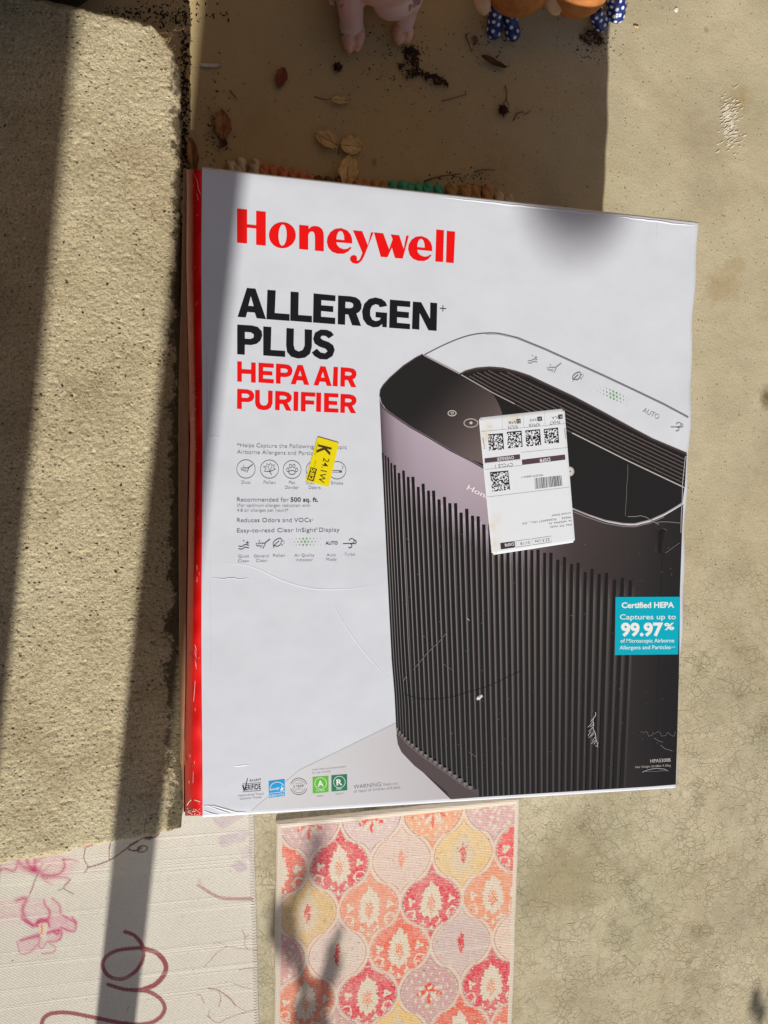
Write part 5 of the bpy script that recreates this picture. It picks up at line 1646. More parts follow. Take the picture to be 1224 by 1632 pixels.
def build_rope_mat():
    root = empty('rope_doormat', (0.2, 0.30, 0))
    tag(root, 'coarse multicoloured rope doormat mostly hidden under the top edge of the carton', 'doormat')
    inv = Matrix.Translation((-0.2, -0.30, 0))
    mats = {'beige': rope_mat_material('beige_rope', (190, 170, 138)), 'orange': rope_mat_material('orange_rope', (190, 118, 82)),
            'brown': rope_mat_material('brown_rope', (110, 78, 54)), 'tan': rope_mat_material('tan_rope', (168, 132, 88)), 'green': rope_mat_material('green_rope', (78, 158, 122))}
    spec = [(369, 256, 'beige', 8), (384, 251, 'beige', 8.5), (405, 253, 'beige', 8), (421, 262, 'orange', 7.5), (435, 262, 'orange', 8), (451, 265, 'orange', 8), (467, 270, 'orange', 7.5), (480, 272, 'orange', 7.5), (493, 278, 'orange', 7),
            (508, 280, 'brown', 7.5), (523, 281, 'brown', 7.5), (540, 282, 'brown', 8), (556, 283, 'tan', 8), (570, 284, 'tan', 7.5), (584, 286, 'tan', 7.5), (598, 287, 'tan', 7.5), (611, 288, 'tan', 7),
            (625, 288, 'green', 7.5), (641, 288, 'green', 8), (654, 290, 'green', 7.5), (667, 291, 'green', 7.5), (682, 291, 'green', 8), (698, 293, 'green', 7.5),
            (719, 292, 'tan', 9), (742, 294, 'tan', 9), (758, 297, 'tan', 8.5), (778, 295, 'tan', 9.5), (795, 305, 'beige', 7.5), (811, 309, 'beige', 8)]
    for k, (x, y, c, w) in enumerate(spec):
        r = w * 0.86e-3
        a = P(x, y - 1, r); b = P(x + random.uniform(-7, 3), y + 62, r)
        o = rope_piece('rope_loop', a, b, r, mats[c], root, random.uniform(1.1, 1.6), random.uniform(0, 6))
        o.matrix_parent_inverse = inv
    # hidden body: rows of rope under the carton
    y0 = P(500, 345, 0.006).y
    for k in range(9):
        yy = y0 - k * 0.015
        o = rope_piece('rope_row', Vector((0.06, yy, 0.0065)), Vector((0.52, yy - 0.01, 0.0065)), 0.0068, mats[['tan', 'beige', 'orange', 'brown', 'green'][k % 5]], root, 26)
        o.matrix_parent_inverse = inv
build_rope_mat()

# ------------------------------------------------------------------ dry leaves and litter
def leaf_mat(name, c1, c2):
    t = NT(name)
    c = t.ramp(t.noise(70, 5, 0.7), [(0.3, A(*c1)[:3]), (0.7, A(*c2)[:3])])
    c = t.mix(t.math('MULTIPLY', t.ramp(t.noise(160, 4, .7), [(0.55, 0.0), (0.68, 1.0)]), 0.5), c, A(70, 40, 18))
    t.b.inputs['Subsurface Weight'].default_value = 0.0
    return t.done(c, 0.6, t.bump(t.noise(300, 4), 0.4, 0.0006), 0.3)
LM = [leaf_mat('golden_leaf', (206, 158, 96), (242, 204, 142)), leaf_mat('brown_leaf', (120, 80, 50), (176, 126, 80)), leaf_mat('dark_leaf', (70, 46, 34), (104, 72, 50)), leaf_mat('russet_leaf', (120, 62, 44), (150, 82, 58))]
M_TWIG = flat_mat('twig_bark', A(98, 68, 46)[:3], 0.9, 200, 0.3)

def leaf(base, tip, width, mat, label, curl=0.25, fold=0.25, lift=0.004, stem=None, notch=0.0, seed=0, name='dry_leaf'):
    """base/tip: measured spots; width in metres"""
    r = random.Random(seed)
    b = P(*base, 0.002); t = P(*tip, 0.002)
    d = t - b; L = d.length; d.normalize(); s = Vector((-d.y, d.x, 0))
    n, mm = 15, 11
    V, F = [], []
    tw = r.uniform(-.35, .35)
    for j in range(n):
        u = j / (n - 1)
        wprof = math.sin(math.pi * min(1, u * 0.93 + 0.03)) ** 0.75 * (1 - 0.25 * u)
        if u > 0.97: wprof *= 0.15
        for i in range(mm):
            q = (i / (mm - 1)) * 2 - 1
            w = wprof * width / 2 * (1 + 0.09 * math.sin(u * 19 + q * 4 + seed) * abs(q))
            along = u * L - notch * L * (q * q) * (u < 0.15)
            z = lift * (0.35 + math.sin(math.pi * u) * 0.6) + abs(q) ** 1.4 * fold * w * (0.6 + 0.4 * math.sin(seed + u * 3)) + curl * L * (u - 0.5) ** 2 * 1.2 + tw * q * w * (u)
            z += 0.0009 * math.sin(q * 9 + u * 14 + seed) - 0.0007 * (abs(q) < 0.12)
            p = b + d * along + s * q * w
            V.append((p.x, p.y, max(0.0008, z + 0.001)))
    for j in range(n - 1):
        for i in range(mm - 1):
            a = j * mm + i
            F.append((a, a + 1, a + mm + 1, a + mm))
    root = mobj(name, V, F, mat, None, True)
    sol = root.modifiers.new('thickness', 'SOLIDIFY'); sol.thickness = 0.0004
    tag(root, label, 'leaf', 'dry leaves fallen on the concrete')
    # midrib and stem
    rib = [Vector(V[j * mm + mm // 2]) + Vector((0, 0, 0.0003)) for j in range(n)]
    if stem:
        rib = [P(x, y, 0.0012) for x, y in stem] + rib
    tube('midrib', rib, 0.00055, 0.0002, M_TWIG, root)
    return root

def tube(name, pts, r0, r1, mat, parent=None, nr=6):
    pts = [Vector(p) for p in pts]
    V, F = [], []
    n = len(pts)
    for j, p in enumerate(pts):
        d = (pts[min(j + 1, n - 1)] - pts[max(j - 1, 0)])
        if d.length < 1e-9: d = Vector((0, 1, 0))
        d.normalize()
        s = d.cross(Vector((0, 0, 1)))
        if s.length < 1e-3: s = Vector((1, 0, 0))
        s.normalize(); up = s.cross(d)
        r = r0 + (r1 - r0) * j / max(1, n - 1)
        for i in range(nr):
            a = 2 * math.pi * i / nr
            V.append(tuple(p + s * r * math.cos(a) + up * r * math.sin(a)))
    for j in range(n - 1):
        for i in range(nr):
            a = j * nr + i; b = j * nr + (i + 1) % nr
            F.append((a, b, b + nr, a + nr))
    F.append(tuple(range(nr))[::-1]); F.append(tuple((n - 1) * nr + i for i in range(nr)))
    return mobj(name, V, F, mat, parent, True)

leaf((538, 234), (501, 214), 0.023, LM[0], 'golden heart-shaped dry leaf left of its twin just above the rope mat', 0.35, 0.25, 0.006, None, 0.0, 1)
leaf((541, 232), (577, 236), 0.027, LM[0], 'round golden dry leaf to the right of its heart-shaped twin', 0.4, 0.3, 0.005, [(539, 246), (540, 238)], 0.0, 2)
leaf((549, 298), (556, 250), 0.030, LM[0], 'golden leaf standing against the top edge of the carton', 0.5, 0.4, 0.012, None, 0.0, 3)
leaf((526, 160), (560, 162), 0.012, LM[0], 'small curled golden leaf with a long thin stem', 0.7, 0.6, 0.004, [(501, 154), (512, 157), (520, 159)], 0, 4)
leaf((310, 277), (303, 222), 0.017, LM[1], 'orange-brown leaf wedged upright between step and carton corner', 0.2, 0.7, 0.012, None, 0, 5)
leaf((356, 224), (354, 176), 0.026, LM[1], 'broad brown leaf lying in the shade near the step', 0.2, 0.35, 0.003, None, 0, 6)
leaf((452, 109), (444, 140), 0.018, LM[3], 'dark russet leaf lying alone below the pink pig', 0.3, 0.3, 0.003, None, 0, 7)
leaf((765, 92), (806, 110), 0.011, LM[2], 'long dark curled leaf below the left blue boots', 0.5, 1.2, 0.003, None, 0, 8)
leaf((362, 232), (350, 226), 0.012, LM[2], 'small dark crumpled leaf at the foot of the broad brown leaf', 0.9, 0.9, 0.003, None, 0, 9)
leaf((756, 58), (757, 72), 0.010, LM[1], 'tiny orange leaf scrap beside the left pair of boots', 0.5, 0.5, 0.003, None, 0, 10)
leaf((596, 252), (600, 263), 0.004, LM[0], 'tiny pale curled leaf scrap right of the golden leaves', 0.9, 0.9, 0.002, None, 0, 11)
leaf((1018, 44), (1010, 42), 0.003, LM[0], 'tiny pale flake lying on the sunlit concrete', 0.5, 0.5, 0.001, None, 0, 12)

M_CHIP = flat_mat('white_plastic', A(205, 200, 188)[:3], 0.5)
def strip(name, pts, w, mat, label, cat, h=0.003):
    V, F = [], []
    P3 = [P(x, y, 0.0015) for x, y in pts]
    n = len(P3)
    for i, p in enumerate(P3):
        d = (P3[min(i + 1, n - 1)] - P3[max(i - 1, 0)]).normalized(); s = Vector((-d.y, d.x, 0))
        V += [tuple(p + s * w / 2), tuple(p + s * w / 2 + Vector((0, 0, h))), tuple(p - s * w / 2 + Vector((0, 0, h * 0.6))), tuple(p - s * w / 2)]
    for i in range(n - 1):
        for k in range(4):
            a = i * 4 + k; b = i * 4 + (k + 1) % 4
            F.append((a, b, b + 4, a + 4))
    F.append((0, 1, 2, 3)); F.append(tuple((n - 1) * 4 + k for k in (3, 2, 1, 0)))
    return tag(mobj(name, V, F, mat, None, True), label, cat)
strip('plastic_scrap', [(320, 104), (328, 105), (338, 105.5), (345, 105), (352, 103.5)], 0.0042, M_CHIP, 'short curved white plastic scrap near the concrete step', 'scrap')

def twig(pts, r, label, side=None):
    o = tube('twig', [P(x, y, 0.0015 + r) for x, y in pts], r, r * 0.6, M_TWIG)
    tag(o, label, 'twig', 'twigs lying on the concrete')
    for s in side or ():
        tube('side_shoot', [P(x, y, 0.002 + r) for x, y in s], r * 0.8, r * 0.4, M_TWIG, o)
    return o
twig([(676, 289), (690, 284), (706, 280), (735, 277)], 0.0009, 'thin bent twig just above the green rope')
twig([(704, 161), (720, 157), (740, 151)], 0.0006, 'straight straw-thin twig below the dark seed clump', [[(741, 144), (743, 151), (738, 152)]])
twig([(805, 136), (808, 148), (807, 160), (812, 168)], 0.0008, 'small upright forked twig with a dark bud', [[(807, 158), (801, 166)]])
twig([(742, 56), (746, 66), (752, 83)], 0.0009, 'pale straight twig beside the left pair of boots')
twig([(756, 274), (770, 270), (790, 271)], 0.0008, 'short dark twig lying behind the tan rope')
twig([(818, 192), (824, 181), (832, 178), (838, 182), (846, 176)], 0.0009, 'curly pale tendril in the middle of the shaded concrete')
twig([(366, 144), (378, 158)], 0.0008, 'dark short twig close to the broad brown leaf')

def crumble(name, cx, cy, n, sx, sy, smin, smax, mat, seed, z=0.0):
    """loose irregular crumbs; one joined object"""
    r = random.Random(seed)
    V, F = [], []
    for k in range(n):
        x, y = r.gauss(cx, sx), r.gauss(cy, sy)
        if 318 < x < 1110 and 268 < y - (x - 322) * 0.11 + 0 and y > 262 + (x - 322) * 0.11: 
            pass
        s = r.uniform(smin, smax)
        p = P(x, y, z + s * 0.25)
        b = len(V)
        a0 = r.uniform(0, 6.28); el = r.uniform(1, 2.6)
        c_, s_ = math.cos(a0), math.sin(a0)
        for q in range(5):
            a = q * 1.2566 + r.uniform(-.3, .3)
            lx, ly = math.cos(a) * s * el * r.uniform(.6, 1.1), math.sin(a) * s * r.uniform(.6, 1.1)
            V.append((p.x + lx * c_ - ly * s_, p.y + lx * s_ + ly * c_, z + 0.0004))
        V.append((p.x + r.uniform(-.3, .3) * s, p.y + r.uniform(-.3, .3) * s, z + s * r.uniform(.5, 1.1)))
        for q in range(5):
            F.append((b + q, b + (q + 1) % 5, b + 5))
    return mobj(name, V, F, mat)
M_CRUMB = flat_mat('crumbs', (0.05, 0.034, 0.022), 0.95, 300, 0.6, 0.5, 600, 0.1)
o = crumble('soil_crumbs', 640, 95, 200, 36, 28, 0.0003, 0.0012, M_CRUMB, 1); stuff(o, 'dark soil crumbs scattered by the pig feet', 'dirt')
o = crumble('soil_crumbs', 945, 68, 130, 20, 13, 0.0003, 0.001, M_CRUMB, 2); stuff(o, 'reddish dark crumbs under the right blue boots', 'dirt')
o = crumble('soil_crumbs', 345, 215, 120, 12, 45, 0.0004, 0.0013, M_CRUMB, 3); stuff(o, 'dark crumbs along the foot of the concrete step', 'dirt')
o = crumble('soil_crumbs', 740, 285, 70, 26, 8, 0.0004, 0.0014, M_CRUMB, 4); stuff(o, 'fine dark fluff behind the tan rope', 'dirt')
o = crumble('soil_crumbs', 680, 170, 300, 170, 85, 0.0003, 0.0009, M_CRUMB, 5); stuff(o, 'fine grit scattered over the shaded concrete', 'dirt')
o = crumble('soil_crumbs', 1100, 900, 170, 70, 420, 0.0003, 0.0008, M_CRUMB, 6); stuff(o, 'sparse grit on the sunlit concrete right of the carton', 'dirt')
o = crumble('soil_crumbs', 294, 160, 620, 4.0, 100, 0.0004, 0.0016, M_DIRT, 7); stuff(o, 'dark dirt crumbs deepening the shade in the gap along the step', 'dirt')  # dark crumbs stand in for the gap's shade, besides real debris
o = crumble('soil_crumbs', 245, 24, 260, 45, 12, 0.0004, 0.0016, M_DIRT, 8); stuff(o, 'dirt and fibres behind the rounded corner of the step', 'dirt')
o = crumble('soil_crumbs', 790, 75, 40, 25, 18, 0.0004, 0.0014, M_CRUMB, 12); stuff(o, 'dark crumbs round the left pair of boots', 'dirt')
o = crumble('soil_crumbs', 140, 650, 90, 80, 300, 0.0005, 0.0014, M_CRUMB, 13, STEPH); stuff(o, 'small dark grit lying on top of the step', 'dirt')

# loose hairs and fibres
V, F = [], []
rf = random.Random(21)
for (cx, cy, sx, sy, n_) in ((790, 262, 26, 22, 46), (772, 290, 26, 8, 30), (272, 62, 14, 12, 24), (338, 205, 10, 26, 34), (655, 105, 26, 14, 26), (945, 60, 16, 10, 24), (262, 30, 30, 10, 16)):
    for k in range(n_):
        x, y = rf.gauss(cx, sx), rf.gauss(cy, sy)
        a = rf.uniform(0, 6.28); kk = rf.uniform(-.35, .35); L = rf.uniform(2, 5)
        b = len(V)
        zh = STEPH if x < 280 and y > 45 else 0.001
        for i in range(6):
            q = P(x, y, zh + 0.001 + 0.0015 * math.sin(i))
            w = 0.00016
            V.append((q.x - math.sin(a) * w, q.y + math.cos(a) * w, q.z)); V.append((q.x + math.sin(a) * w, q.y - math.cos(a) * w, q.z))
            x += math.cos(a) * L * .8; y -= math.sin(a) * L * .8; a += kk + rf.uniform(-.2, .2)
        for i in range(5):
            F.append((b + 2 * i, b + 2 * i + 1, b + 2 * i + 3, b + 2 * i + 2))
stuff(mobj('fibres', V, F, flat_mat('dry_fibre', A(172, 144, 100)[:3], 0.9, 200, .3)), 'pale dry hairs and fibres caught on the shaded concrete', 'fibres')

# seed clumps
def clump(cx, cy, w, h, rot, label, seed):
    r = random.Random(seed)
    root = None
    V, F = [], []
    c_, s_ = math.cos(rot), math.sin(rot)
    for k in range(46):
        a = r.uniform(0, 6.28); rad = r.random() ** 0.5
        x = math.cos(a) * rad * w / 2; y = math.sin(a) * rad * h / 2
        p = P(cx + x * c_ - y * s_, cy + x * s_ + y * c_, 0)
        hgt = (1 - rad) * 0.010 + 0.002
        b = len(V)
        L = r.uniform(.002, .007); ww = r.uniform(.0008, .0022); aa = r.uniform(0, 6.28)
        d = Vector((math.cos(aa), math.sin(aa), r.uniform(-.3, .5)))
        s = Vector((-d.y, d.x, 0)).normalized()
        c0 = Vector((p.x, p.y, hgt))
        for q in (c0 - d * L, c0 + s * ww, c0 + d * L, c0 - s * ww, c0 + Vector((0, 0, ww * 1.5)), c0 - Vector((0, 0, ww))):
            V.append((q.x, q.y, max(q.z, .0006)))
        for f in ((0, 1, 4), (1, 2, 4), (2, 3, 4), (3, 0, 4), (1, 0, 5), (2, 1, 5), (3, 2, 5), (0, 3, 5)):
            F.append(tuple(b + i for i in f))
    return tag(mobj('plant_debris', V, F, M_CLUMP), label, 'debris', 'clumps of dried plant debris')
M_CLUMP = flat_mat('dried_plant', A(70, 46, 32)[:3], 0.95, 200, 0.5)
clump(654, 108, 34, 36, 0, 'round dark tangled debris clump below the pink pig', 1)
clump(693, 128, 46, 11, 0.45, 'elongated reddish brown debris strand right of the round clump', 2)
clump(801, 177, 12, 11, 0.6, 'small dark seed pod under the forked twig', 3)
clump(942, 62, 40, 22, 0.4, 'wispy reddish debris under the right pair of boots', 4)
clump(537, 108, 8, 7, 0, 'tiny black round pod below the pig foot', 5)
clump(655, 84, 24, 10, 0.2, 'fluffy debris directly under the pig right foot', 6)

# white paint smears on the sunlit concrete
V, F = [], []
r = random.Random(6)
for k in range(150):
    x = 1164 + r.gauss(0, 8); y = 196 + r.gauss(0, 20)
    x += (y - 196) * -0.05
    L = r.uniform(1.5, 7); w = r.uniform(.4, 1.5); a = -0.5 + r.uniform(-.25, .25)
    b = len(V)
    for (dx, dy) in ((-L, 0), (0, w), (L, 0), (0, -w)):
        q = P(x + dx * math.cos(a) - dy * math.sin(a), y + dx * math.sin(a) + dy * math.cos(a), 0.0009 + k * 0.000004)
        V.append(tuple(q))
    F.append((b, b + 1, b + 2, b + 3))
o = mobj('paint_smear', V, F, flat_mat('white_paint', A(214, 208, 188)[:3], 0.7, 300, .15)); stuff(o, 'scuffed white paint smear on the sunlit concrete', 'paint mark')
# pale seed disc
q = P(1077.5, 16, 0)
bm = bmesh.new(); bmesh.ops.create_cone(bm, cap_ends=True, segments=16, radius1=0.0032, radius2=0.0024, depth=0.0016)
me = bpy.data.meshes.new('seed'); bm.to_mesh(me); bm.free(); me.materials.append(M_CHIP)
o = link(bpy.data.objects.new('seed', me)); o.location = (q.x, q.y, 0.001); tag(o, 'tiny round white seed on the bright concrete at the top right', 'seed')

# ------------------------------------------------------------------ figurines at the top edge
def blob_mesh(name, parts, mat, voxel=0.003, parent=None, smooth_it=4):
    """parts: list of ('e', centre, radii, rotation_z, tilt) or ('t', p0, p1, r0, r1); fused into one continuous surface"""
    bm = bmesh.new()
    for q in parts:
        if q[0] == 'e':
            _, c, rad, rz, rx = q
            M_ = Matrix.Translation(c) @ Matrix.Rotation(rz, 4, 'Z') @ Matrix.Rotation(rx, 4, 'X') @ Matrix.Diagonal((rad[0], rad[1], rad[2], 1))
            bmesh.ops.create_uvsphere(bm, u_segments=28, v_segments=18, radius=1.0, matrix=M_)
        else:
            _, p0, p1, r0, r1 = q
            p0, p1 = Vector(p0), Vector(p1)
            d = p1 - p0
            M_ = Matrix.Translation((p0 + p1) / 2) @ d.to_track_quat('Z', 'Y').to_matrix().to_4x4()
            bmesh.ops.create_cone(bm, cap_ends=True, segments=24, radius1=r0, radius2=r1, depth=d.length, matrix=M_)
    me = bpy.data.meshes.new(name); bm.to_mesh(me); bm.free()
    o = link(bpy.data.objects.new(name, me))
    rm = o.modifiers.new('fuse', 'REMESH'); rm.mode = 'VOXEL'; rm.voxel_size = voxel
    sm = o.modifiers.new('soften', 'SMOOTH'); sm.iterations = smooth_it; sm.factor = 0.5
    dg = bpy.context.evaluated_depsgraph_get()
    me2 = bpy.data.meshes.new_from_object(o.evaluated_get(dg))
    bpy.data.objects.remove(o); bpy.data.meshes.remove(me)
    me2.name = name
    me2.materials.clear(); me2.materials.append(mat)
    me2.polygons.foreach_set('use_smooth', [True] * len(me2.polygons))
    ob = link(bpy.data.objects.new(name, me2), parent)
    return ob

def pig_mat():
    t = NT('painted_pig')
    c = t.ramp(t.noise(18, 5, .6), [(0.35, A(226, 176, 166)[:3]), (0.65, A(236, 200, 192)[:3])])
    c = t.mix(t.math('MULTIPLY', t.ramp(t.noise(26, 3, .5, .3), [(0.60, 0.0), (0.635, 1.0)]), 0.75), c, A(104, 74, 80))
    c = t.mix(t.math('MULTIPLY', t.ramp(t.noise(190, 5, .8), [(0.62, 0.0), (0.72, 1.0)]), 0.5), c, A(80, 50, 46))
    return t.done(c, 0.55, t.bump(t.noise(150, 4), 0.3, 0.0008), 0.4)
PIG = pig_mat()
M_HOOF = leaf_mat('painted_hoof', (228, 172, 146), (238, 192, 166))
def build_pig():
    root = empty('pig_figurine', tuple(P(600, -60, 0)))
    tag(root, 'pink ceramic pig figurine whose two cloven feet reach into the top of the picture', 'figurine')
    inv = Matrix.Translation(root.location).inverted()
    def e(px, py, z, rx, ry, rz_, rot=0.0, tilt=0.0): return ('e', P(px, py, z), (rx, ry, rz_), rot, tilt)
    body = blob_mesh('body', [
        e(612, -95, 0.085, 0.068, 0.075, 0.070),
        e(600, -190, 0.14, 0.055, 0.055, 0.055),
        e(630, 2, 0.050, 0.030, 0.022, 0.026, 0.35), e(650, -6, 0.048, 0.020, 0.024, 0.024),
        ('t', P(553, -40, 0.075), P(562, 46, 0.017), 0.021, 0.0145),
        e(556, 44, 0.017, 0.013, 0.018, 0.013), ('t', P(652, 2, 0.045), P(644, 46, 0.015), 0.015, 0.0115),
        ('t', P(540, -40, 0.05), P(536, 8, 0.03), 0.018, 0.010), e(600, -214, 0.165, 0.02, 0.03, 0.02)], PIG, 0.0026)
    hoof = lambda parts: blob_mesh('hoof', parts, M_HOOF, 0.0016, None, 3)
    h1 = hoof([e(554, 60, 0.014, 0.0085, 0.021, 0.0125, 0.16), e(572, 60, 0.014, 0.0078, 0.019, 0.0125, -0.16), e(563, 42, 0.015, 0.0140, 0.012, 0.0135)])
    h2 = hoof([e(635, 55, 0.012, 0.0078, 0.014, 0.0115, 0.18), e(650, 54, 0.012, 0.0074, 0.014, 0.0115, -0.16), e(643, 44, 0.013, 0.0125, 0.010, 0.012)])
    for p_ in (body, h1, h2):
        p_.parent = root; p_.matrix_parent_inverse = inv
    cuff = tube('trouser_fold', [P(x, y, z) for x, y, z in ((608, -8, .052), (614, 14, .052), (628, 24, .054), (648, 22, .056), (660, 8, .058), (662, -10, .055))], 0.0034, 0.0030, PIG, None, 8)
    cuff.parent = root; cuff.matrix_parent_inverse = inv
    for sx in (-1, 1):
        ear = blob_mesh('ear', [e(600 + sx * 45, -215, 0.185, 0.014, 0.006, 0.020, 0.3 * sx)], PIG, 0.003)
        ear.parent = root; ear.matrix_parent_inverse = inv
build_pig()

def fur_mat():
    t = NT('brown_figure_body')
    c = t.ramp(t.noise(60, 5, .7), [(0.3, A(160, 98, 52)[:3]), (0.7, A(198, 132, 74)[:3])])
    return t.done(c, 0.8, t.bump(t.noise(420, 4, .8), 0.8, 0.0015), 0.2)
FUR = fur_mat()
M_TAN = flat_mat('tan_felt', A(206, 172, 134)[:3], 0.8, 90, .15)
M_BOOT = vcol_mat('navy_boot', 0.28, 0.5, 0.08, 200, 0.0006)
NAVY, DOT = A(26, 44, 108), A(214, 218, 228)
def boot(parts, parent, seed, gap=0.0078, rdot=0.0024):
    o = blob_mesh('boot', parts, M_BOOT, 0.00125, None, 3)
    me = o.data
    n = len(me.vertices)
    co = np.zeros(n * 3); me.vertices.foreach_get('co', co); co = co.reshape(-1, 3)
    rs = np.random.default_rng(seed)
    cen = []
    for i in rs.permutation(n):
        if all(np.sum((co[i] - c) ** 2) > gap ** 2 for c in cen):
            cen.append(co[i])
    cen = np.array(cen)
    d = np.full(n, 9.0)
    for c in cen:
        d = np.minimum(d, np.sqrt(((co - c) ** 2).sum(1)))
    k = np.clip((rdot - d) / 0.0005 + .5, 0, 1)[:, None]
    cols = np.array(NAVY) * (1 - k) + np.array(DOT) * k
    at = me.color_attributes.new('Col', 'FLOAT_COLOR', 'POINT')
    at.data.foreach_set('color', cols.astype(np.float32).ravel())
    o.parent = parent
    o.matrix_parent_inverse = Matrix.Translation(parent.location).inverted()
    return o
def E_(px, py, z, rx, ry, rz_, rot=0.0, tilt=0.0): return ('e', P(px, py, z), (rx, ry, rz_), rot, tilt)
def build_figures():
    a = empty('booted_figurine', tuple(P(822, -40, 0)))
    tag(a, 'round brown figurine standing in a pair of navy polka dot boots, feet pointing down', 'figurine', 'brown figurines in polka dot boots')
    inv = Matrix.Translation(a.location).inverted()
    b_ = blob_mesh('body', [E_(826, -44, 0.062, 0.050, 0.055, 0.046), E_(822, -118, 0.10, 0.032, 0.036, 0.032), E_(822, 0, 0.042, 0.030, 0.022, 0.018)], FUR, 0.003)
    b_.parent = a; b_.matrix_parent_inverse = inv
    w1 = blob_mesh('wing', [E_(768, 0, 0.055, 0.012, 0.020, 0.010, 0.3)], M_TAN, 0.002); w2 = blob_mesh('wing', [E_(858, -4, 0.055, 0.008, 0.019, 0.008, -0.5)], M_CHIP, 0.002)
    for w in (w1, w2):
        w.parent = a; w.matrix_parent_inverse = inv
    boot([E_(788, 46, 0.011, 0.0115, 0.0145, 0.010, -0.1), ('t', P(788, 40, 0.012), P(791, 8, 0.030), 0.0105, 0.0105)], a, 1)
    boot([E_(817, 50, 0.011, 0.0115, 0.0140, 0.010, 0.12), ('t', P(815, 44, 0.012), P(811, 12, 0.030), 0.0105, 0.0105)], a, 2)
    c = empty('booted_figurine', tuple(P(925, -50, 0)))
    tag(c, 'round brown figurine leaning over, its polka dot boots kicked out into the sun', 'figurine', 'brown figurines in polka dot boots')
    inv = Matrix.Translation(c.location).inverted()
    b_ = blob_mesh('body', [E_(921, -34, 0.055, 0.048, 0.050, 0.042), E_(900, -110, 0.09, 0.032, 0.036, 0.032)], FUR, 0.003)
    b_.parent = c; b_.matrix_parent_inverse = inv
    w = blob_mesh('wing', [E_(880, 2, 0.052, 0.013, 0.020, 0.008, 0.5)], M_TAN, 0.002)
    w.parent = c; w.matrix_parent_inverse = inv
    boot([E_(958, 36, 0.013, 0.0125, 0.0125, 0.011, 0.5), ('t', P(956, 34, 0.014), P(948, 14, 0.030), 0.0115, 0.0105)], c, 3)
    boot([E_(982, 20, 0.014, 0.0135, 0.0150, 0.012, 0.6), ('t', P(984, 14, 0.016), P(978, -8, 0.030), 0.0145, 0.0125)], c, 4)
build_figures()

# dark rubber pot saucer just behind the step, only its edge in view
def lathe(name, prof, mat, loc, parent=None, n=40):
    V, F = [], []
    for r_, z in prof:
        for i in range(n):
            a = 2 * math.pi * i / n
            V.append((loc[0] + r_ * math.cos(a), loc[1] + r_ * math.sin(a), loc[2] + z))
    for j in range(len(prof) - 1):
        for i in range(n):
            F.append((j * n + i, j * n + (i + 1) % n, (j + 1) * n + (i + 1) % n, (j + 1) * n + i))
    F.append(tuple(range(n))[::-1])
    return mobj(name, V, F, mat, parent, True)
M_BLACK = flat_mat('black_plastic', (0.012, 0.012, 0.013), 0.5, 60, .3)
q = P(40, -110, 0)
pot = lathe('flower_pot', [(0.10, 0), (0.115, 0.03), (0.13, 0.16), (0.14, 0.165), (0.14, 0.185), (0.13, 0.185), (0.125, 0.15)], M_BLACK, (q.x, q.y, 0))
tag(pot, 'black plastic flower pot standing behind the far end of the step', 'flower pot')
lathe('soil', [(0.126, 0.15), (0.06, 0.158), (0.0, 0.16)][::-1], M_DIRT, (q.x, q.y, 0), pot)

# ------------------------------------------------------------------ porch: what casts the bands of shade
M_POST = flat_mat('painted_post', A(180, 172, 158)[:3], 0.6, 8, .08)
ld = np.array([math.sin(SUN_AZ), math.cos(SUN_AZ)])
def post(label, xa, za_y, width, dist, z, extra=None):
    pass
def shade_line_x(px, py, z):
    """x at the y of the post row, of a vertical edge whose shade crosses the measured spot"""
    p = P(px, py, z)
    yp = -1.4
    return p.x + (yp - p.y - z * 0) * math.tan(SUN_AZ), yp
def box_post(name, x0, x1, yc, depth, h, label):
    root = empty(name, ((x0 + x1) / 2, yc, 0))
    tag(root, label, 'post')
    def bx(nm, ax, bx_, ay, by, az_, bz, flare=0.0):
        V = [(ax + flare * .3, ay, az_), (bx_, ay, az_), (bx_, by, az_), (ax + flare * .3, by, az_), (ax - flare * .7, ay, bz), (bx_, ay, bz), (bx_, by, bz), (ax - flare * .7, by, bz)]
        o = mobj(nm, V, [(0, 3, 2, 1), (4, 5, 6, 7), (0, 1, 5, 4), (1, 2, 6, 5), (2, 3, 7, 6), (3, 0, 4, 7)], M_POST)
        o.parent = root; o.matrix_parent_inverse = Matrix.Translation(root.location).inverted()
    bx('shaft', x0, x1, yc - depth / 2, yc + depth / 2, 0.03, h, 0.04 if x1 - x0 < 0.1 else 0.0)  # slim shaft flares to the left, shaped to widen its shade
    bx('base_block', x0 - 0.012, x1 + 0.012, yc - depth / 2 - 0.012, yc + depth / 2 + 0.012, 0, 0.028)
xr1, yp = shade_line_x(76, 400, STEPH)
box_post('porch_post', xr1 - 0.36, xr1, yp, 0.14, 2.9, 'broad square porch post near the house casting the widest shadow')
xa, _ = shade_line_x(206, 1100, STEPH); xb, _ = shade_line_x(277, 1100, STEPH)
box_post('porch_post', xa, xb, yp, 0.06, 2.9, 'slim square porch post casting the narrow shadow')

# unseen bowl, made up to cast the soft shade on the carton's far edge
def hang(px, py, z, dist, rad):
    p = P(px, py, z)
    c = p - Vector((ldir.x, ldir.y, ldir.z)) * dist
    return c
c = hang(920, 302, BOXH, 4.6, 0.1)
pl = lathe('shade_bowl', [(0.02, -0.014), (0.050, -0.010), (0.062, 0.0), (0.060, 0.008), (0.054, 0.006), (0.0, 0.004)], M_BLACK, tuple(c))
tag(pl, 'unseen dark bowl added high above the patio to shade the carton', 'planter')

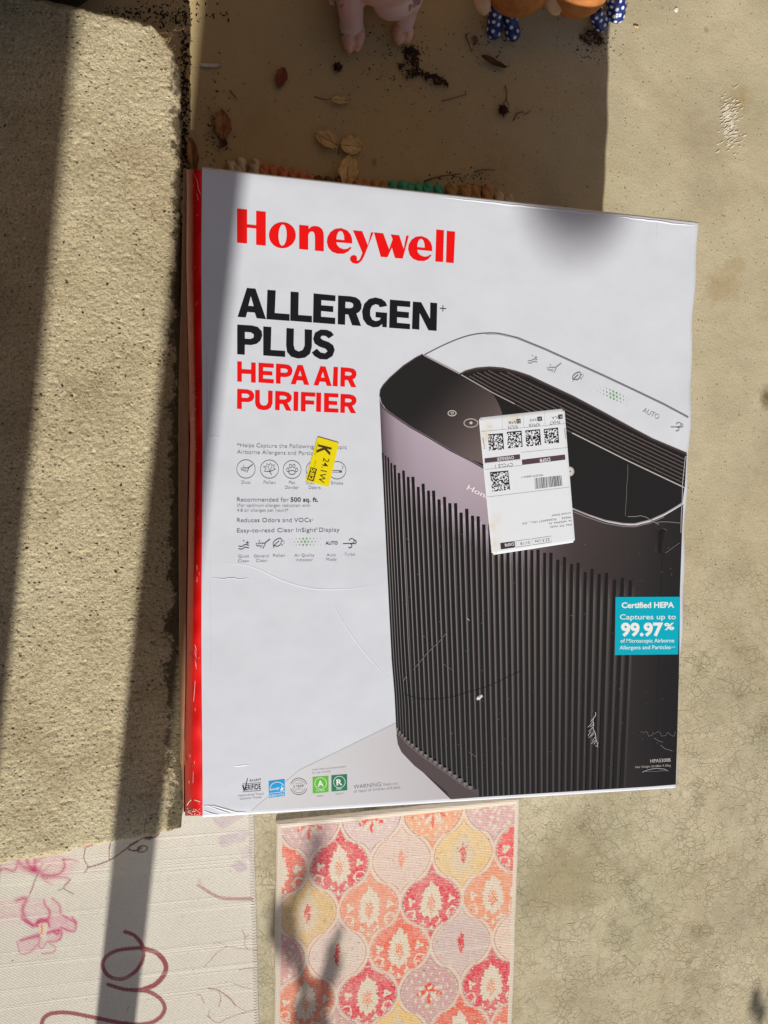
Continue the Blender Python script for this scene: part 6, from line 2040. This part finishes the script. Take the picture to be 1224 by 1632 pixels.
def build_wall():  # unseen wall, added to bounce warm light into the shaded ground
    t = NT('bounce_stucco')
    c = t.ramp(t.noise(5, 5, .6), [(0.3, A(112, 88, 64)[:3]), (0.7, A(122, 98, 72)[:3])])
    m_ = t.done(c, 0.9, t.bump(t.noise(160, 4, .7), .6, .003), .2)
    V = [(-4, 1.25, 0), (5, 1.25, 0), (5, 1.45, 0), (-4, 1.45, 0), (-4, 1.25, 2.7), (5, 1.25, 2.7), (5, 1.45, 2.7), (-4, 1.45, 2.7)]
    o = mobj('bounce_wall', V, [(0, 3, 2, 1), (4, 5, 6, 7), (0, 1, 5, 4), (1, 2, 6, 5), (2, 3, 7, 6), (3, 0, 4, 7)], m_)
    tag(o, 'unseen brown stucco wall added behind the figurines to bounce warm light', 'wall')
build_wall()
def build_side_wall():  # unseen dark wall, added to keep skylight off the step
    V = [(-0.60, -0.35, 0), (-0.42, -0.35, 0), (-0.42, 1.2, 0), (-0.60, 1.2, 0), (-0.60, -0.35, 1.3), (-0.42, -0.35, 1.3), (-0.42, 1.2, 1.3), (-0.60, 1.2, 1.3)]
    o = mobj('sky_blocker_wall', V, [(0, 3, 2, 1), (4, 5, 6, 7), (0, 1, 5, 4), (1, 2, 6, 5), (2, 3, 7, 6), (3, 0, 4, 7)], flat_mat('blocker_dark_brown', (0.03, 0.022, 0.016), 0.8, 20, .3))
    tag(o, 'unseen dark brown wall added left of the concrete step to cut skylight', 'wall')
build_side_wall()

# ornamental shrub standing below the frame: its twigs and leaves dapple the rug's left side
def build_shrub():
    r = random.Random(12)
    base = P(500, 1632, 0)
    root = empty('leafy_shrub', (base.x - 0.15, base.y - 0.95, 0))
    tag(root, 'slender leafy shrub standing nearer than the rug and dappling it with shade', 'shrub')
    inv = Matrix.Translation(root.location).inverted()
    V, F = [], []
    def cast(px, py, dist):
        p = P(px, py, 0.0075)
        return p - ldir * dist
    def lf(cpos, L, W, az_):
        d = Vector((math.cos(az_), math.sin(az_), r.uniform(-.5, .5))).normalized(); s = d.cross(Vector((r.uniform(-.4, .4), r.uniform(-.4, .4), 1))).normalized()
        b = len(V)
        for q in (cpos - d * L / 2, cpos - d * L * .2 + s * W / 2, cpos + d * L * .2 + s * W * .42, cpos + d * L / 2, cpos + d * L * .2 - s * W * .42, cpos - d * L * .2 - s * W / 2):
            V.append(tuple(q))
        F.append((b, b + 1, b + 2, b + 3, b + 4, b + 5))
    spots = [(508, 1322, 2.6, 12), (505, 1340, 2.6, 16), (500, 1358, 2.5, 14), (494, 1378, 2.4, 13), (486, 1398, 2.3, 12), (474, 1418, 2.2, 10), (464, 1440, 2.1, 12), (452, 1500, 1.8, 22), (450, 1482, 1.8, 20),
             (455, 1470, 1.5, 20), (448, 1495, 1.4, 18), (462, 1505, 1.4, 18), (476, 1522, 1.4, 16), (482, 1545, 1.3, 14), (485, 1570, 1.2, 15), (483, 1600, 1.2, 18), (485, 1628, 1.2, 18),
             (540, 1490, 1.4, 7), (534, 1520, 1.4, 12), (530, 1545, 1.3, 15), (524, 1566, 1.3, 16), (516, 1590, 1.2, 13), (508, 1612, 1.2, 15), (500, 1640, 1.2, 20), (496, 1660, 1.1, 22), (575, 1283, 1.8, 7), (1206, 1600, 1.5, 6), (1208, 1618, 1.5, 12), (1216, 1624, 1.5, 13)]
    for (px, py, dist, w) in spots:
        for k in range(4):
            cc = cast(px + r.uniform(-w * .55, w * .55), py + r.uniform(-12, 12), dist * 1.25 + r.uniform(-.12, .12))
            lf(cc, r.uniform(.022, .036) * (w / 13) ** .5, r.uniform(.014, .022) * (w / 13), r.uniform(1.0, 2.1))
    m_leaf = flat_mat('shrub_leaf', (0.05, 0.09, 0.03), 0.6, 50, .3)
    o = stuff(mobj('leaves', V, F, m_leaf)); o.parent = root; o.matrix_parent_inverse = inv
    for path in ([(505, 1335, 1.55), (492, 1390, 1.45), (470, 1440, 1.4), (460, 1500, 1.3), (480, 1560, 1.2), (487, 1640, 1.1)], [(542, 1485, 1.35), (528, 1560, 1.2), (505, 1630, 1.1), (495, 1680, 1.05)]):
        pts = [cast(*q) for q in path]
        pts.append(Vector((root.location.x, root.location.y, 0.3))); pts.append(Vector((root.location.x, root.location.y, 0.0)))
        o = tube('stem', pts, 0.0012, 0.006, M_TWIG); o.parent = root; o.matrix_parent_inverse = inv
build_shrub()
